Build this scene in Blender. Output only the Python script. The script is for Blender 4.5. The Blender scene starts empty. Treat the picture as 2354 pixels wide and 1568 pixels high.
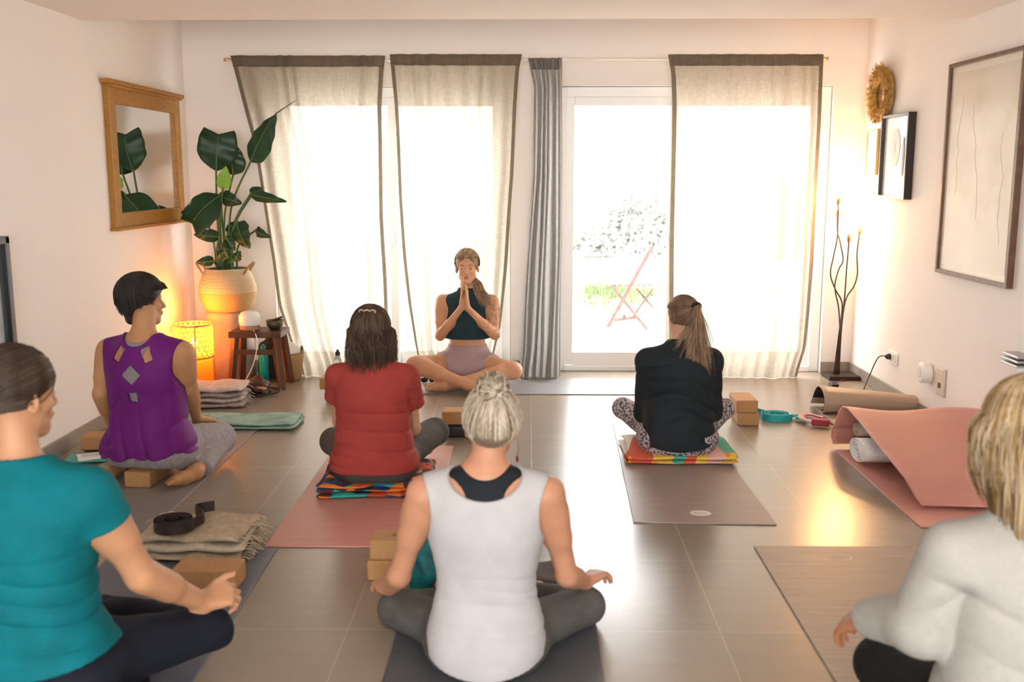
import bpy, bmesh, math, random
import numpy as np
from mathutils import Vector, Matrix
random.seed(7); RNG = np.random.RandomState(5)
C = bpy.context.scene.collection
PI = math.pi

# ---------------------------------------------------------------- camera model (used to turn measured points into room coordinates)
W_, H_ = 2354, 1568
CAMZ = 1.45; FPX = W_*35/36; TILT = math.radians(9.5); YAW = math.radians(.94)
def ray(px, py):
    x = (px-W_/2)/FPX; y = -(py-H_/2)/FPX; z = -1
    a = PI/2-TILT
    y2 = y*math.cos(a)-z*math.sin(a); z2 = y*math.sin(a)+z*math.cos(a)
    return (x*math.cos(YAW)-y2*math.sin(YAW), x*math.sin(YAW)+y2*math.cos(YAW), z2)
def G(px, py, z=0.0):
    r = ray(px, py); k = (z-CAMZ)/r[2]; return Vector((r[0]*k, r[1]*k, z))
def P(px, py, Y):
    r = ray(px, py); k = Y/r[1]; return Vector((r[0]*k, Y, CAMZ+r[2]*k))

# ---------------------------------------------------------------- materials
def srgb(r, g, b):
    f = lambda c: c/12.92 if c <= .04045 else ((c+.055)/1.055)**2.4
    return (f(r/255), f(g/255), f(b/255), 1)
MATS = {}
def mat(name, col, rough=.6, metal=0, noise=0, nscale=8, bump=0, bscale=60, emit=None, estr=0, spec=.5, sheen=0, stretch=None, col2=None, sss=0, coat=0, trans=0):
    if name in MATS: return MATS[name]
    m = bpy.data.materials.new(name); m.use_nodes = True; nt = m.node_tree; b = nt.nodes['Principled BSDF']
    b.inputs['Base Color'].default_value = col; b.inputs['Roughness'].default_value = rough; b.inputs['Metallic'].default_value = metal
    b.inputs['Specular IOR Level'].default_value = spec
    if sheen: b.inputs['Sheen Weight'].default_value = sheen; b.inputs['Sheen Roughness'].default_value = .5
    if sss:
        b.inputs['Subsurface Weight'].default_value = sss; b.inputs['Subsurface Radius'].default_value = (.02, .007, .004); b.inputs['Subsurface Scale'].default_value = .6
    if coat: b.inputs['Coat Weight'].default_value = coat
    if trans: b.inputs['Transmission Weight'].default_value = trans
    if emit: b.inputs['Emission Color'].default_value = emit; b.inputs['Emission Strength'].default_value = estr
    tc = nt.nodes.new('ShaderNodeTexCoord'); mp = nt.nodes.new('ShaderNodeMapping')
    nt.links.new(tc.outputs['Object'], mp.inputs['Vector'])
    if stretch: mp.inputs['Scale'].default_value = stretch
    if noise or col2:
        n = nt.nodes.new('ShaderNodeTexNoise'); n.inputs['Scale'].default_value = nscale; n.inputs['Detail'].default_value = 5
        nt.links.new(mp.outputs[0], n.inputs['Vector'])
        cr = nt.nodes.new('ShaderNodeValToRGB'); nt.links.new(n.outputs['Fac'], cr.inputs['Fac'])
        c2 = col2 or tuple(min(1, c*(1+noise)) for c in col[:3])+(1,); c1 = col if col2 else tuple(c*(1-noise) for c in col[:3])+(1,)
        cr.color_ramp.elements[0].position = .36; cr.color_ramp.elements[1].position = .64
        cr.color_ramp.elements[0].color = c1; cr.color_ramp.elements[1].color = c2
        nt.links.new(cr.outputs['Color'], b.inputs['Base Color'])
    if bump:
        n2 = nt.nodes.new('ShaderNodeTexNoise'); n2.inputs['Scale'].default_value = bscale; n2.inputs['Detail'].default_value = 3
        nt.links.new(mp.outputs[0], n2.inputs['Vector'])
        bp = nt.nodes.new('ShaderNodeBump'); bp.inputs['Strength'].default_value = bump; bp.inputs['Distance'].default_value = .01
        nt.links.new(n2.outputs['Fac'], bp.inputs['Height']); nt.links.new(bp.outputs['Normal'], b.inputs['Normal'])
    MATS[name] = m; return m
def nodes_of(name):
    m = bpy.data.materials.new(name); m.use_nodes = True; MATS[name] = m
    return m, m.node_tree, m.node_tree.nodes, m.node_tree.links, m.node_tree.nodes['Principled BSDF']

# ---------------------------------------------------------------- object helpers
def tag(o, label=None, cat=None, group=None, kind=None):
    if label: o['label'] = label
    if cat: o['category'] = cat
    if group: o['group'] = group
    if kind: o['kind'] = kind
    return o
def link(name, me, parent=None, m=None):
    o = bpy.data.objects.new(name, me); C.objects.link(o)
    if m is not None:
        for q in (m if isinstance(m, (list, tuple)) else [m]): me.materials.append(q)
    if parent is not None:
        o.parent = parent
        if parent.type == 'EMPTY': o.matrix_parent_inverse = Matrix.Translation(parent.location).inverted()
    return o
def empty(name, loc, label, cat, group=None):
    o = bpy.data.objects.new(name, None); C.objects.link(o); o.location = loc; o.empty_display_size = .05
    return tag(o, label, cat, group)

class MB:
    def __init__(s): s.v = []; s.f = []; s.mi = []; s.cur = 0; s.uv = None
    def add(s, vs, fs):
        n = len(s.v); s.v += [tuple(v) for v in vs]; s.f += [tuple(i+n for i in f) for f in fs]; s.mi += [s.cur]*len(fs); return s
    def box(s, c, d, rot=0, M=None):
        c = Vector(c); hx, hy, hz = d[0]/2, d[1]/2, d[2]/2
        R = M if M is not None else Matrix.Rotation(rot, 3, 'Z')
        vs = [c+R @ Vector((x*hx, y*hy, z*hz)) for x in (-1, 1) for y in (-1, 1) for z in (-1, 1)]
        return s.add(vs, [(0, 1, 3, 2), (4, 6, 7, 5), (0, 4, 5, 1), (2, 3, 7, 6), (0, 2, 6, 4), (1, 5, 7, 3)])
    def bar(s, a, b, w, h, up=(0, 0, 1)):
        a = Vector(a); b = Vector(b); d = (b-a); L = d.length; d.normalize(); up = Vector(up)
        x = d.cross(up)
        if x.length < 1e-4: x = d.cross(Vector((1, 0, 0)))
        x.normalize(); y = x.cross(d); M = Matrix((x, d, y)).transposed()
        return s.box((a+b)/2, (w, L, h), M=M)
    def tube(s, pts, r, n=10, caps=True, flat=1.0):
        pts = [Vector(p) for p in pts]; N = len(pts); rr = r if isinstance(r, (list, tuple)) else [r]*N
        rings = []; prev = None
        for i, p in enumerate(pts):
            t = (pts[min(i+1, N-1)]-pts[max(i-1, 0)])
            if t.length < 1e-9: t = Vector((0, 0, 1))
            t.normalize()
            if prev is None:
                x = t.cross(Vector((0, 0, 1)));
                if x.length < 1e-3: x = t.cross(Vector((1, 0, 0)))
            else: x = prev-t*prev.dot(t)
            x.normalize(); prev = x; y = t.cross(x)
            rings.append([p+(x*math.cos(2*PI*k/n)+y*math.sin(2*PI*k/n)*flat)*rr[i] for k in range(n)])
        vs = [v for r_ in rings for v in r_]
        fs = [(i*n+k, i*n+(k+1) % n, (i+1)*n+(k+1) % n, (i+1)*n+k) for i in range(N-1) for k in range(n)]
        if caps: fs += [tuple(range(n))[::-1], tuple((N-1)*n+k for k in range(n))]
        return s.add(vs, fs)
    def lathe(s, prof, c=(0, 0, 0), n=32, sx=1, sy=1, wob=None):
        c = Vector(c); vs = []; N = len(prof)
        for (r, z) in prof:
            for k in range(n):
                a = 2*PI*k/n; q = r*(1+(wob(a, z) if wob else 0))
                vs.append(c+Vector((q*math.cos(a)*sx, q*math.sin(a)*sy, z)))
        fs = [(i*n+k, i*n+(k+1) % n, (i+1)*n+(k+1) % n, (i+1)*n+k) for i in range(N-1) for k in range(n)]
        return s.add(vs, fs)
    def sphere(s, c, r, n=12, m=8):
        rr = r if hasattr(r, '__len__') else (r, r, r)
        c = Vector(c); vs = []
        for i in range(m+1):
            t = PI*i/m
            for k in range(n):
                a = 2*PI*k/n; vs.append(c+Vector((math.sin(t)*math.cos(a)*rr[0], math.sin(t)*math.sin(a)*rr[1], math.cos(t)*rr[2])))
        return s.add(vs, [(i*n+k, (i+1)*n+k, (i+1)*n+(k+1) % n, i*n+(k+1) % n) for i in range(m) for k in range(n)])
    def grid(s, fn, nu, nv, closeu=False):
        vs = [fn(i/nu, j/nv) for j in range(nv+1) for i in range(nu+1)]
        return s.add(vs, [(j*(nu+1)+i, j*(nu+1)+i+1, (j+1)*(nu+1)+i+1, (j+1)*(nu+1)+i) for j in range(nv) for i in range(nu)])
    def prism(s, poly, z0, z1):
        n = len(poly); vs = [(p[0], p[1], z0) for p in poly]+[(p[0], p[1], z1) for p in poly]
        return s.add(vs, [tuple(range(n))[::-1], tuple(range(n, 2*n))]+[(i, (i+1) % n, n+(i+1) % n, n+i) for i in range(n)])
    def build(s, name, m, parent=None, smooth=False, bevel=0, solid=0, subd=0, seg=2):
        me = bpy.data.meshes.new(name); me.from_pydata(s.v, [], s.f)
        bm = bmesh.new(); bm.from_mesh(me); 
        bmesh.ops.recalc_face_normals(bm, faces=bm.faces); bm.to_mesh(me); bm.free()
        o = link(name, me, parent, m)
        if len(me.polygons) == len(s.mi) and any(s.mi): me.polygons.foreach_set('material_index', s.mi)
        if smooth: me.polygons.foreach_set('use_smooth', [True]*len(me.polygons))
        if solid:
            q = o.modifiers.new('solid', 'SOLIDIFY'); q.thickness = solid; q.offset = 0
        if bevel:
            q = o.modifiers.new('bevel', 'BEVEL'); q.width = bevel; q.segments = seg; q.limit_method = 'ANGLE'; q.harden_normals = False
        if subd:
            q = o.modifiers.new('sub', 'SUBSURF'); q.levels = subd; q.render_levels = subd
        return o
def struct(o): o['kind'] = 'structure'; return o
def spline(pts, n=8):
    pts = [Vector(p) for p in pts]; out = []
    for i in range(len(pts)-1):
        p0 = pts[max(i-1, 0)]; p1 = pts[i]; p2 = pts[i+1]; p3 = pts[min(i+2, len(pts)-1)]
        for k in range(n):
            t = k/n; out.append(.5*((2*p1)+(p2-p0)*t+(2*p0-5*p1+4*p2-p3)*t*t+(3*p1-p0-3*p2+p3)*t**3))
    out.append(pts[-1]); return out

# ---------------------------------------------------------------- room
XL, XR, YB, YR = -2.46, 2.38, 7.27, -2.6
HL, HU, YS = 2.286, 2.62, 5.65
wall_m = mat('white_plaster', (.82, .775, .74, 1), .85, bump=.03, bscale=90, spec=.25)
ceil_m = mat('ceiling_paint', (.80, .755, .71, 1), .9, spec=.2)
base_m = mat('baseboard_tile', (.27, .235, .195, 1), .4)
pvc = mat('white_window_frame', (.85, .86, .86, 1), .35)
def floor_material():
    m, nt, N, L, b = nodes_of('floor_tile')
    geo = N.new('ShaderNodeNewGeometry'); mp = N.new('ShaderNodeMapping'); mp.inputs['Location'].default_value = (-.02, -.01, 0)
    L.new(geo.outputs['Position'], mp.inputs['Vector'])
    br = N.new('ShaderNodeTexBrick'); br.offset = 0; br.inputs['Scale'].default_value = 1; br.inputs['Brick Width'].default_value = .6; br.inputs['Row Height'].default_value = .6
    br.inputs['Mortar Size'].default_value = .0022; br.inputs['Mortar Smooth'].default_value = .2
    br.inputs['Color1'].default_value = (.25, .205, .158, 1); br.inputs['Color2'].default_value = (.265, .22, .17, 1); br.inputs['Mortar'].default_value = (.33, .285, .235, 1)
    L.new(mp.outputs[0], br.inputs['Vector'])
    mp2 = N.new('ShaderNodeMapping'); mp2.inputs['Scale'].default_value = (1.2, 9, 1); L.new(geo.outputs['Position'], mp2.inputs['Vector'])
    n = N.new('ShaderNodeTexNoise'); n.inputs['Scale'].default_value = 3; n.inputs['Detail'].default_value = 6; L.new(mp2.outputs[0], n.inputs['Vector'])
    mx = N.new('ShaderNodeMix'); mx.data_type = 'RGBA'; mx.blend_type = 'MULTIPLY'; mx.inputs['Factor'].default_value = .5
    cr = N.new('ShaderNodeValToRGB'); cr.color_ramp.elements[0].color = (.93, .93, .93, 1); cr.color_ramp.elements[0].position = .3; cr.color_ramp.elements[1].color = (1.05, 1.045, 1.04, 1); cr.color_ramp.elements[1].position = .65
    L.new(n.outputs['Fac'], cr.inputs['Fac']); L.new(br.outputs['Color'], mx.inputs[6]); L.new(cr.outputs['Color'], mx.inputs[7]); L.new(mx.outputs[2], b.inputs['Base Color'])
    mr = N.new('ShaderNodeMapRange'); mr.inputs['To Min'].default_value = .25; mr.inputs['To Max'].default_value = .27; L.new(n.outputs['Fac'], mr.inputs['Value']); L.new(mr.outputs[0], b.inputs['Roughness'])
    b.inputs['Specular IOR Level'].default_value = .85
    bp = N.new('ShaderNodeBump'); bp.inputs['Strength'].default_value = .25; bp.inputs['Distance'].default_value = .002; bp.invert = True
    L.new(br.outputs['Fac'], bp.inputs['Height']); L.new(bp.outputs['Normal'], b.inputs['Normal'])
    return m
floor_m = floor_material()
struct(MB().box(((XL+XR)/2, (YB+YR)/2+.1, -.05), (XR-XL+.4, YB-YR+.5, .1)).build('floor', floor_m))
struct(MB().box((XL-.1, (YB+YR)/2, HU/2), (.2, YB-YR+.5, HU+.1)).build('wall_left', wall_m))
struct(MB().box((XR+.1, (YB+YR)/2, HU/2), (.2, YB-YR+.5, HU+.1)).build('wall_right', wall_m))
def wall_with_holes(name, y0, y1, holes, h=HU):
    mb = MB(); xs = [XL]+[v for hh in holes for v in hh[:2]]+[XR]
    for i in range(0, len(xs), 2): mb.box(((xs[i]+xs[i+1])/2, (y0+y1)/2, h/2), (xs[i+1]-xs[i], y1-y0, h))
    for (a, b, z0, z1) in holes:
        mb.box(((a+b)/2, (y0+y1)/2, (z1+h)/2), (b-a, y1-y0, h-z1))
        if z0 > .001: mb.box(((a+b)/2, (y0+y1)/2, z0/2), (b-a, y1-y0, z0))
    return struct(mb.build(name, wall_m))
W1 = (-1.86, -.13, 0, 2.07); W2 = (.20, 2.16, 0, 2.07)
wall_with_holes('wall_back', YB, YB+.26, [W1, W2])
wall_with_holes('wall_rear', YR-.2, YR, [(-1.7, 1.7, .5, 2.1)], HL+.2)  # unseen rear wall; its opening is added for the fill light
struct(MB().box(((XL+XR)/2, (YS+YR)/2, HL+.1), (XR-XL, YS-YR, .2)).box(((XL+XR)/2, (YS+YB)/2, HU+.05), (XR-XL+.3, YB-YS+.4, .1)).box(((XL+XR)/2, YS-.05, (HL+HU)/2+.05), (XR-XL, .1, HU-HL)).build('ceiling', ceil_m))
bb = .085
struct(MB().box((XL+.006, (YB+YR)/2, bb/2), (.012, YB-YR, bb)).build('baseboard_left', base_m, bevel=.003))
struct(MB().box((XR-.006, (YB+YR)/2, bb/2), (.012, YB-YR, bb)).build('baseboard_right', base_m, bevel=.003))
mb = MB()
for a, b in ((XL, W1[0]), (W1[1], W2[0]), (W2[1], XR)): mb.box(((a+b)/2, YB-.006, bb/2), (b-a, .012, bb))
struct(mb.build('baseboard_back', base_m, bevel=.003))

# sliding glass doors
def glass_mat():
    m, nt, N, L, b = nodes_of('window_glass')
    N.remove(b); out = [n for n in N if n.type == 'OUTPUT_MATERIAL'][0]
    t = N.new('ShaderNodeBsdfTransparent'); g = N.new('ShaderNodeBsdfGlossy'); g.inputs['Roughness'].default_value = .02; mx = N.new('ShaderNodeMixShader'); mx.inputs[0].default_value = .06
    t.inputs['Color'].default_value = (.97, .98, .98, 1)
    L.new(t.outputs[0], mx.inputs[1]); L.new(g.outputs[0], mx.inputs[2]); L.new(mx.outputs[0], out.inputs[0]); return m
glass = glass_mat()
handle_m = mat('grey_door_handle', (.5, .5, .5, 1), .3, .8)
def sliding(n, hole, split):
    a, b, z0, z1 = hole; yf = YB+.10; t = .07
    e = bpy.data.objects.new('door_%d' % n, None); C.objects.link(e); e.location = ((a+b)/2, yf, 0); e['kind'] = 'structure'
    MB().box((a+t/2+.002, yf, z1/2-.001), (t, .1, z1-.004)).box((b-t/2-.002, yf, z1/2-.001), (t, .1, z1-.004)).box(((a+b)/2, yf, z1-t/2-.003), (b-a-2*t-.004, .098, t)).box(((a+b)/2, yf, .021), (b-a-2*t-.004, .12, .04)).build('door_frame', pvc, e, bevel=.004)
    for (p, q, y) in ((a+t, split+.03, yf-.02), (split-.03, b-t, yf+.025)):
        s = .06
        MB().box((p+s/2, y, z1/2-.015), (s, .04, z1-.12)).box((q-s/2, y, z1/2-.015), (s, .04, z1-.12)).box(((p+q)/2, y, z1-t-s/2-.003), (q-p-2*s, .038, s)).box(((p+q)/2, y, .04+.05), (q-p-2*s, .038, .1)).build('door_sash', pvc, e, bevel=.004)
        MB().box(((p+q)/2, y, z1/2), (q-p-2*s, .008, z1-.3)).build('door_pane', glass, e)
    MB().box((split, yf-.06, 1.0), (.02, .03, .16)).build('door_handle', handle_m, e, bevel=.004)
sliding(1, W1, -.99); sliding(2, W2, 1.05)
e = bpy.data.objects.new('added_rear_window', None); C.objects.link(e); e.location = (0, YR-.1, .5); e['kind'] = 'structure'  # unseen window added behind the camera, goes with the fill light
MB().box((-1.66, YR-.1, 1.3), (.08, .08, 1.6)).box((1.66, YR-.1, 1.3), (.08, .08, 1.6)).box((0, YR-.1, 2.06), (3.4, .08, .08)).box((0, YR-.1, .54), (3.4, .08, .08)).box((0, YR-.1, 1.3), (.1, .08, 1.6)).build('added_window_frame', pvc, e, bevel=.004)
MB().box((0, YR-.1, 1.3), (3.3, .006, 1.5)).build('added_window_pane', glass, e)

# ---------------------------------------------------------------- outside
terr = mat('terrace_paving', (.72, .70, .67, 1), .8, noise=.06, nscale=4)
grass_m = mat('lawn_grass', (.13, .17, .07, 1), .9, noise=.3, nscale=30)
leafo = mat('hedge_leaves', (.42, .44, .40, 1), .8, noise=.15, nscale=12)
struct(MB().box((0, 15.6, -.1), (30, 16, .08)).build('ground', terr))
# grass tuft strip
gp = G(1375, 660)
mb = MB()
for i in range(900):
    x = .95+random.gauss(0, .42); y = 12.6+random.gauss(0, .55); h = random.uniform(.05, .13); a = random.uniform(0, 6.28); dx, dy = .02*math.cos(a), .02*math.sin(a)
    mb.add([(x-dx, y-dy, -.06), (x+dx, y+dy, -.06), (x+random.uniform(-.03, .03), y+random.uniform(-.03, .03), h-.06)], [(0, 1, 2)])
tag(mb.build('grass_patch', grass_m), 'pale green patch of grass growing beyond the terrace outside', 'grass', kind='stuff')
mb = MB(); r2 = random.Random(3)
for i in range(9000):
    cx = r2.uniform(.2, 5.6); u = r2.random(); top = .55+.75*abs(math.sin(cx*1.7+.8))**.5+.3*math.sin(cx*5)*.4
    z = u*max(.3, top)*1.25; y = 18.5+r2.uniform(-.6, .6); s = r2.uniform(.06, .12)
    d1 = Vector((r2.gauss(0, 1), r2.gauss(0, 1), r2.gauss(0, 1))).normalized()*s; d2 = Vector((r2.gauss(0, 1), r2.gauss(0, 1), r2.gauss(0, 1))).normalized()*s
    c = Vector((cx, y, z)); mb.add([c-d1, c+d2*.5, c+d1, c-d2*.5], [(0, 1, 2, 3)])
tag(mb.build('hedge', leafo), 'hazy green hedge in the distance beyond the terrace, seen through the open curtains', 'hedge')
# ---------------------------------------------------------------- curtains and rod
def linen(name, col, tr):
    m, nt, N, L, b = nodes_of(name); N.remove(b); out = [n for n in N if n.type == 'OUTPUT_MATERIAL'][0]
    tc = N.new('ShaderNodeTexCoord'); mp = N.new('ShaderNodeMapping'); mp.inputs['Scale'].default_value = (30, 30, 260); L.new(tc.outputs['Object'], mp.inputs[0])
    n = N.new('ShaderNodeTexNoise'); n.inputs['Scale'].default_value = 1; n.inputs['Detail'].default_value = 2; L.new(mp.outputs[0], n.inputs['Vector'])
    mp2 = N.new('ShaderNodeMapping'); mp2.inputs['Scale'].default_value = (260, 30, 12); L.new(tc.outputs['Object'], mp2.inputs[0])
    n2 = N.new('ShaderNodeTexNoise'); n2.inputs['Scale'].default_value = 1; n2.inputs['Detail'].default_value = 2; L.new(mp2.outputs[0], n2.inputs['Vector'])
    ad = N.new('ShaderNodeMath'); ad.operation = 'ADD'; L.new(n.outputs['Fac'], ad.inputs[0]); L.new(n2.outputs['Fac'], ad.inputs[1])
    cr = N.new('ShaderNodeMapRange'); cr.inputs['From Min'].default_value = .7; cr.inputs['From Max'].default_value = 1.3; cr.inputs['To Min'].default_value = .8; cr.inputs['To Max'].default_value = 1.1; L.new(ad.outputs[0], cr.inputs['Value'])
    mc = N.new('ShaderNodeVectorMath'); mc.operation = 'SCALE'; mc.inputs[0].default_value = col[:3]; L.new(cr.outputs[0], mc.inputs['Scale'])
    d = N.new('ShaderNodeBsdfDiffuse'); t = N.new('ShaderNodeBsdfTranslucent'); L.new(mc.outputs[0], d.inputs[0]); L.new(mc.outputs[0], t.inputs[0])
    m1 = N.new('ShaderNodeMixShader'); m1.inputs[0].default_value = .52; L.new(d.outputs[0], m1.inputs[1]); L.new(t.outputs[0], m1.inputs[2])
    tp = N.new('ShaderNodeBsdfTransparent'); m2 = N.new('ShaderNodeMixShader'); m2.inputs[0].default_value = tr
    L.new(m1.outputs[0], m2.inputs[1]); L.new(tp.outputs[0], m2.inputs[2]); L.new(m2.outputs[0], out.inputs[0]); return m
lin_a = linen('linen_beige', (.43, .37, .295, 1), .035); lin_b = linen('linen_grey', (.44, .42, .40, 1), .04)
hem_m = linen('linen_hem', (.28, .23, .17, 1), .03); hem_g = linen('linen_grey_hem', (.38, .36, .34, 1), .03)
def interp(tab, y):
    ys = [t[0] for t in tab]; xs = [t[1] for t in tab]; return float(np.interp(y, ys, xs))
def curtain(label, le, re, yt, yb, Y, nf, amp, m, hm, seed, swell=0.0, dark=None):
    """le/re: (py, px) outline tables, nf folds"""
    rs = random.Random(seed); ph = [rs.uniform(0, 6.28) for _ in range(6)]
    w = [rs.uniform(.5, 1.5) for _ in range(nf)]; s = sum(w); edges = [0]
    for q in w: edges.append(edges[-1]+q/s)
    fa = [rs.uniform(.3, 1) for _ in range(nf+1)]
    mean = (P(le[0][1], yt, Y)+P(re[0][1], yt, Y))/2
    root = empty('curtain', (mean.x, Y, 0), label, 'curtain')
    def pt(u, v):
        py = yt+(yb-yt)*v; xl = interp(le, py); xr = interp(re, py)
        p = P(xl+(xr-xl)*u, py, Y)
        k = 0
        while k < nf-1 and edges[k+1] < u: k += 1
        t = (u-edges[k])/(edges[k+1]-edges[k]); a = amp*fa[k]*(.55+.45*v)
        y = -a*math.sin(PI*t)**2+amp*.25*math.sin(u*9+v*3+ph[0])*v
        e = min(u, 1-u); y *= min(1, e*12+.25)
        p.y = Y+y-swell*math.sin(PI*v)*math.sin(PI*u)
        p.x += .006*math.sin(v*9+u*14+ph[1])*v
        p.z = max(p.z, .004) if v < 1 else .004
        return p
    nu = max(60, nf*14); nv = 50; vh = .036
    mb = MB(); mb.grid(lambda u, v: pt(u, vh+(1-vh)*v), nu, nv); o = mb.build('fabric', m, root, smooth=True)
    mb = MB(); mb.grid(lambda u, v: pt(u, v*vh)+Vector((0, -.002, 0)), nu, 4); mb.build('heading', hm, root, smooth=True, solid=.003)
    mb = MB(); eu = .03 if nf > 5 else .06
    for (a, b) in ((0, eu), (1-eu, 1)):
        mb.grid(lambda u, v: pt(a+(b-a)*u, vh+(1-vh)*v)+Vector((0, -.0025, 0)), 6, nv)
    mb.build('side_hem', hm, root, smooth=True)
    return root
YC = 7.10
curtain('beige linen curtain farthest left, behind the tall potted plant', [(128, 530), (330, 583), (450, 603), (600, 628), (700, 640), (790, 668), (845, 694)], [(128, 886), (160, 882), (240, 877), (500, 882), (640, 889), (850, 893)], 128, 846, YC, 9, .055, lin_a, hem_m, 1, .02)
curtain('beige linen curtain hanging directly behind the seated yoga instructor', [(126, 896), (240, 907), (450, 917), (600, 928), (700, 938), (790, 952), (848, 965)], [(124, 1200), (160, 1193), (240, 1187), (400, 1181), (600, 1166), (750, 1150), (848, 1128)], 125, 849, YC, 8, .06, lin_a, hem_m, 2)
curtain('narrow bunched grey curtain beside the uncovered glass door', [(135, 1214), (200, 1228), (400, 1224), (600, 1210), (800, 1200), (862, 1192)], [(134, 1292), (400, 1292), (600, 1292), (862, 1286)], 134, 862, YC-.02, 6, .10, lin_b, hem_g, 3)
curtain('wide beige linen curtain farthest right, next to the floor lamp', [(128, 1536), (170, 1543), (240, 1545), (500, 1541), (700, 1537), (860, 1536)], [(122, 1893), (300, 1886), (450, 1877), (600, 1869), (800, 1852), (864, 1833)], 125, 862, YC, 10, .05, lin_a, hem_m, 8)
r0 = P(516, 137, YC); r1 = P(1903, 133, YC); rz = (r0.z+r1.z)/2
rodm = mat('pale_rod', (.72, .68, .6, 1), .4); brass = mat('brass', (.75, .52, .22, 1), .3, .9)
YC += .03
root = empty('curtain_rod', (0, YC, rz), 'thin pale curtain rod with brass end caps above the glass doors', 'curtain rod')
MB().tube([(r0.x, YC, rz), (r1.x, YC, rz)], .008, 12).build('rod', rodm, root, smooth=True)
for x, s in ((r0.x, -1), (r1.x, 1)): MB().tube([(x-s*.03, YC, rz), (x+s*.012, YC, rz)], .012, 12).build('end_cap', brass, root, smooth=True)
for px in (524, 893, 1207, 1896):
    x = P(px, 130, YC).x; MB().bar((x, YC, rz), (x, YB, rz), .012, .012).box((x, YB-.004, rz), (.03, .008, .05)).build('bracket', rodm, root)

# ---------------------------------------------------------------- folding chair outside
wood_o = mat('reddish_teak', (.10, .06, .05, 1), .6, noise=.2, nscale=20)
ch = empty('folding_chair', (1.05, 9.5, -.06), 'slatted wooden folding chair standing out on the terrace', 'chair')
def cp(px, py, dy): v = P(px, py, 9.5+dy); return v
for dy in (0, .42):
    MB().bar(cp(1499, 566, dy), cp(1397, 752, dy) if dy == 0 else cp(1397, 752, dy), .035, .035).build('leg', wood_o, ch, bevel=.004)
    MB().bar(cp(1405, 655, dy), cp(1487, 757, dy), .03, .03).build('leg', wood_o, ch, bevel=.004)
for k in range(7):
    a = 1412+k*14; mb = MB(); p = cp(a, 656, 0); q = cp(a, 656, .42); q.z = p.z; q.x = p.x; mb.bar(p, q, .035, .012); mb.build('seat_slat', wood_o, ch)
for k in range(3):
    u = k*.09; px, py = 1497-u*102, 572+u*186
    p = cp(px, py, -.01); q = p+Vector((0, .44, 0)); MB().bar(p, q, .03, .045).build('back_slat', wood_o, ch)
MB().bar(cp(1440, 727, 0)+Vector((-.02, 0, 0)), cp(1440, 727, 0)+Vector((-.02, .42, 0)), .025, .025).build('stretcher', wood_o, ch)
MB().bar(cp(1412, 736, 0), cp(1466, 729, 0), .02, .03).build('brace', wood_o, ch)
MB().bar(cp(1455, 728, .2), cp(1501, 663, .2), .02, .02).build('brace', wood_o, ch)
MB().bar(cp(1463, 663, .24), cp(1501, 707, .24), .02, .02).build('brace', wood_o, ch)
# ================================================================ wall things
oak = mat('golden_oak', (.33, .145, .012, 1), .45, noise=.2, nscale=14, stretch=(1, 1, 12))
mirror_m = mat('mirror_glass', (.86, .88, .86, 1), .01, 1.0)
def wl(px, py, X=XL):          # a point on a side wall
    r = ray(px, py); k = X/r[0]; return Vector((X, r[1]*k, CAMZ+r[2]*k))
# oak mirror on the left wall
y0, y1, z0, z1 = 5.86, 7.04, 1.135, 1.975
X = XL
root = empty('wall_mirror', (X, (y0+y1)/2, (z0+z1)/2), 'golden oak framed mirror on the left wall above the lamp', 'mirror')
t = .085; d = .035
MB().box((X+d/2, (y0+y1)/2, z1-.06), (d, y1-y0-2*t, .105)).box((X+d/2, (y0+y1)/2, z0+.045), (d, y1-y0-2*t, .085)).box((X+d/2+.002, y0+t/2, (z0+z1)/2), (d+.004, t, z1-z0)).box((X+d/2+.002, y1-t/2, (z0+z1)/2), (d+.004, t, z1-z0)).build('frame', oak, root, bevel=.004)
MB().box((X+.032, (y0+y1)/2, z1+.006), (.064, y1-y0+.07, .026)).box((X+.027, (y0+y1)/2, z1-.014), (.05, y1-y0+.03, .016)).build('cornice', oak, root, bevel=.005)
MB().box((X+.028, (y0+y1)/2, z0-.006), (.056, y1-y0+.03, .02)).build('bottom_moulding', oak, root, bevel=.005)
MB().box((X+.012, (y0+y1)/2, (z0+z1)/2), (.008, y1-y0-2*t+.01, z1-z0-.18)).build('glass', mirror_m, root)
# black framed panel at the left edge
blk = mat('black_frame', (.012, .012, .014, 1), .35)
scr = mat('dark_glass_panel', (.06, .075, .085, 1), .08)
root = empty('framed_picture', (X, 4.2, .9), 'black framed glossy dark picture on the left wall at the photo\'s edge', 'picture')
MB().box((X+.02, 4.60, .9), (.04, .035, .53)).box((X+.02, 3.69, .9), (.04, .035, .53)).box((X+.02, 4.145, 1.15), (.04, .945, .035)).box((X+.02, 4.145, .65), (.04, .945, .035)).build('frame', blk, root, bevel=.003)
MB().box((X+.012, 4.145, .9), (.012, .88, .47)).build('glazing', scr, root)
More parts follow.
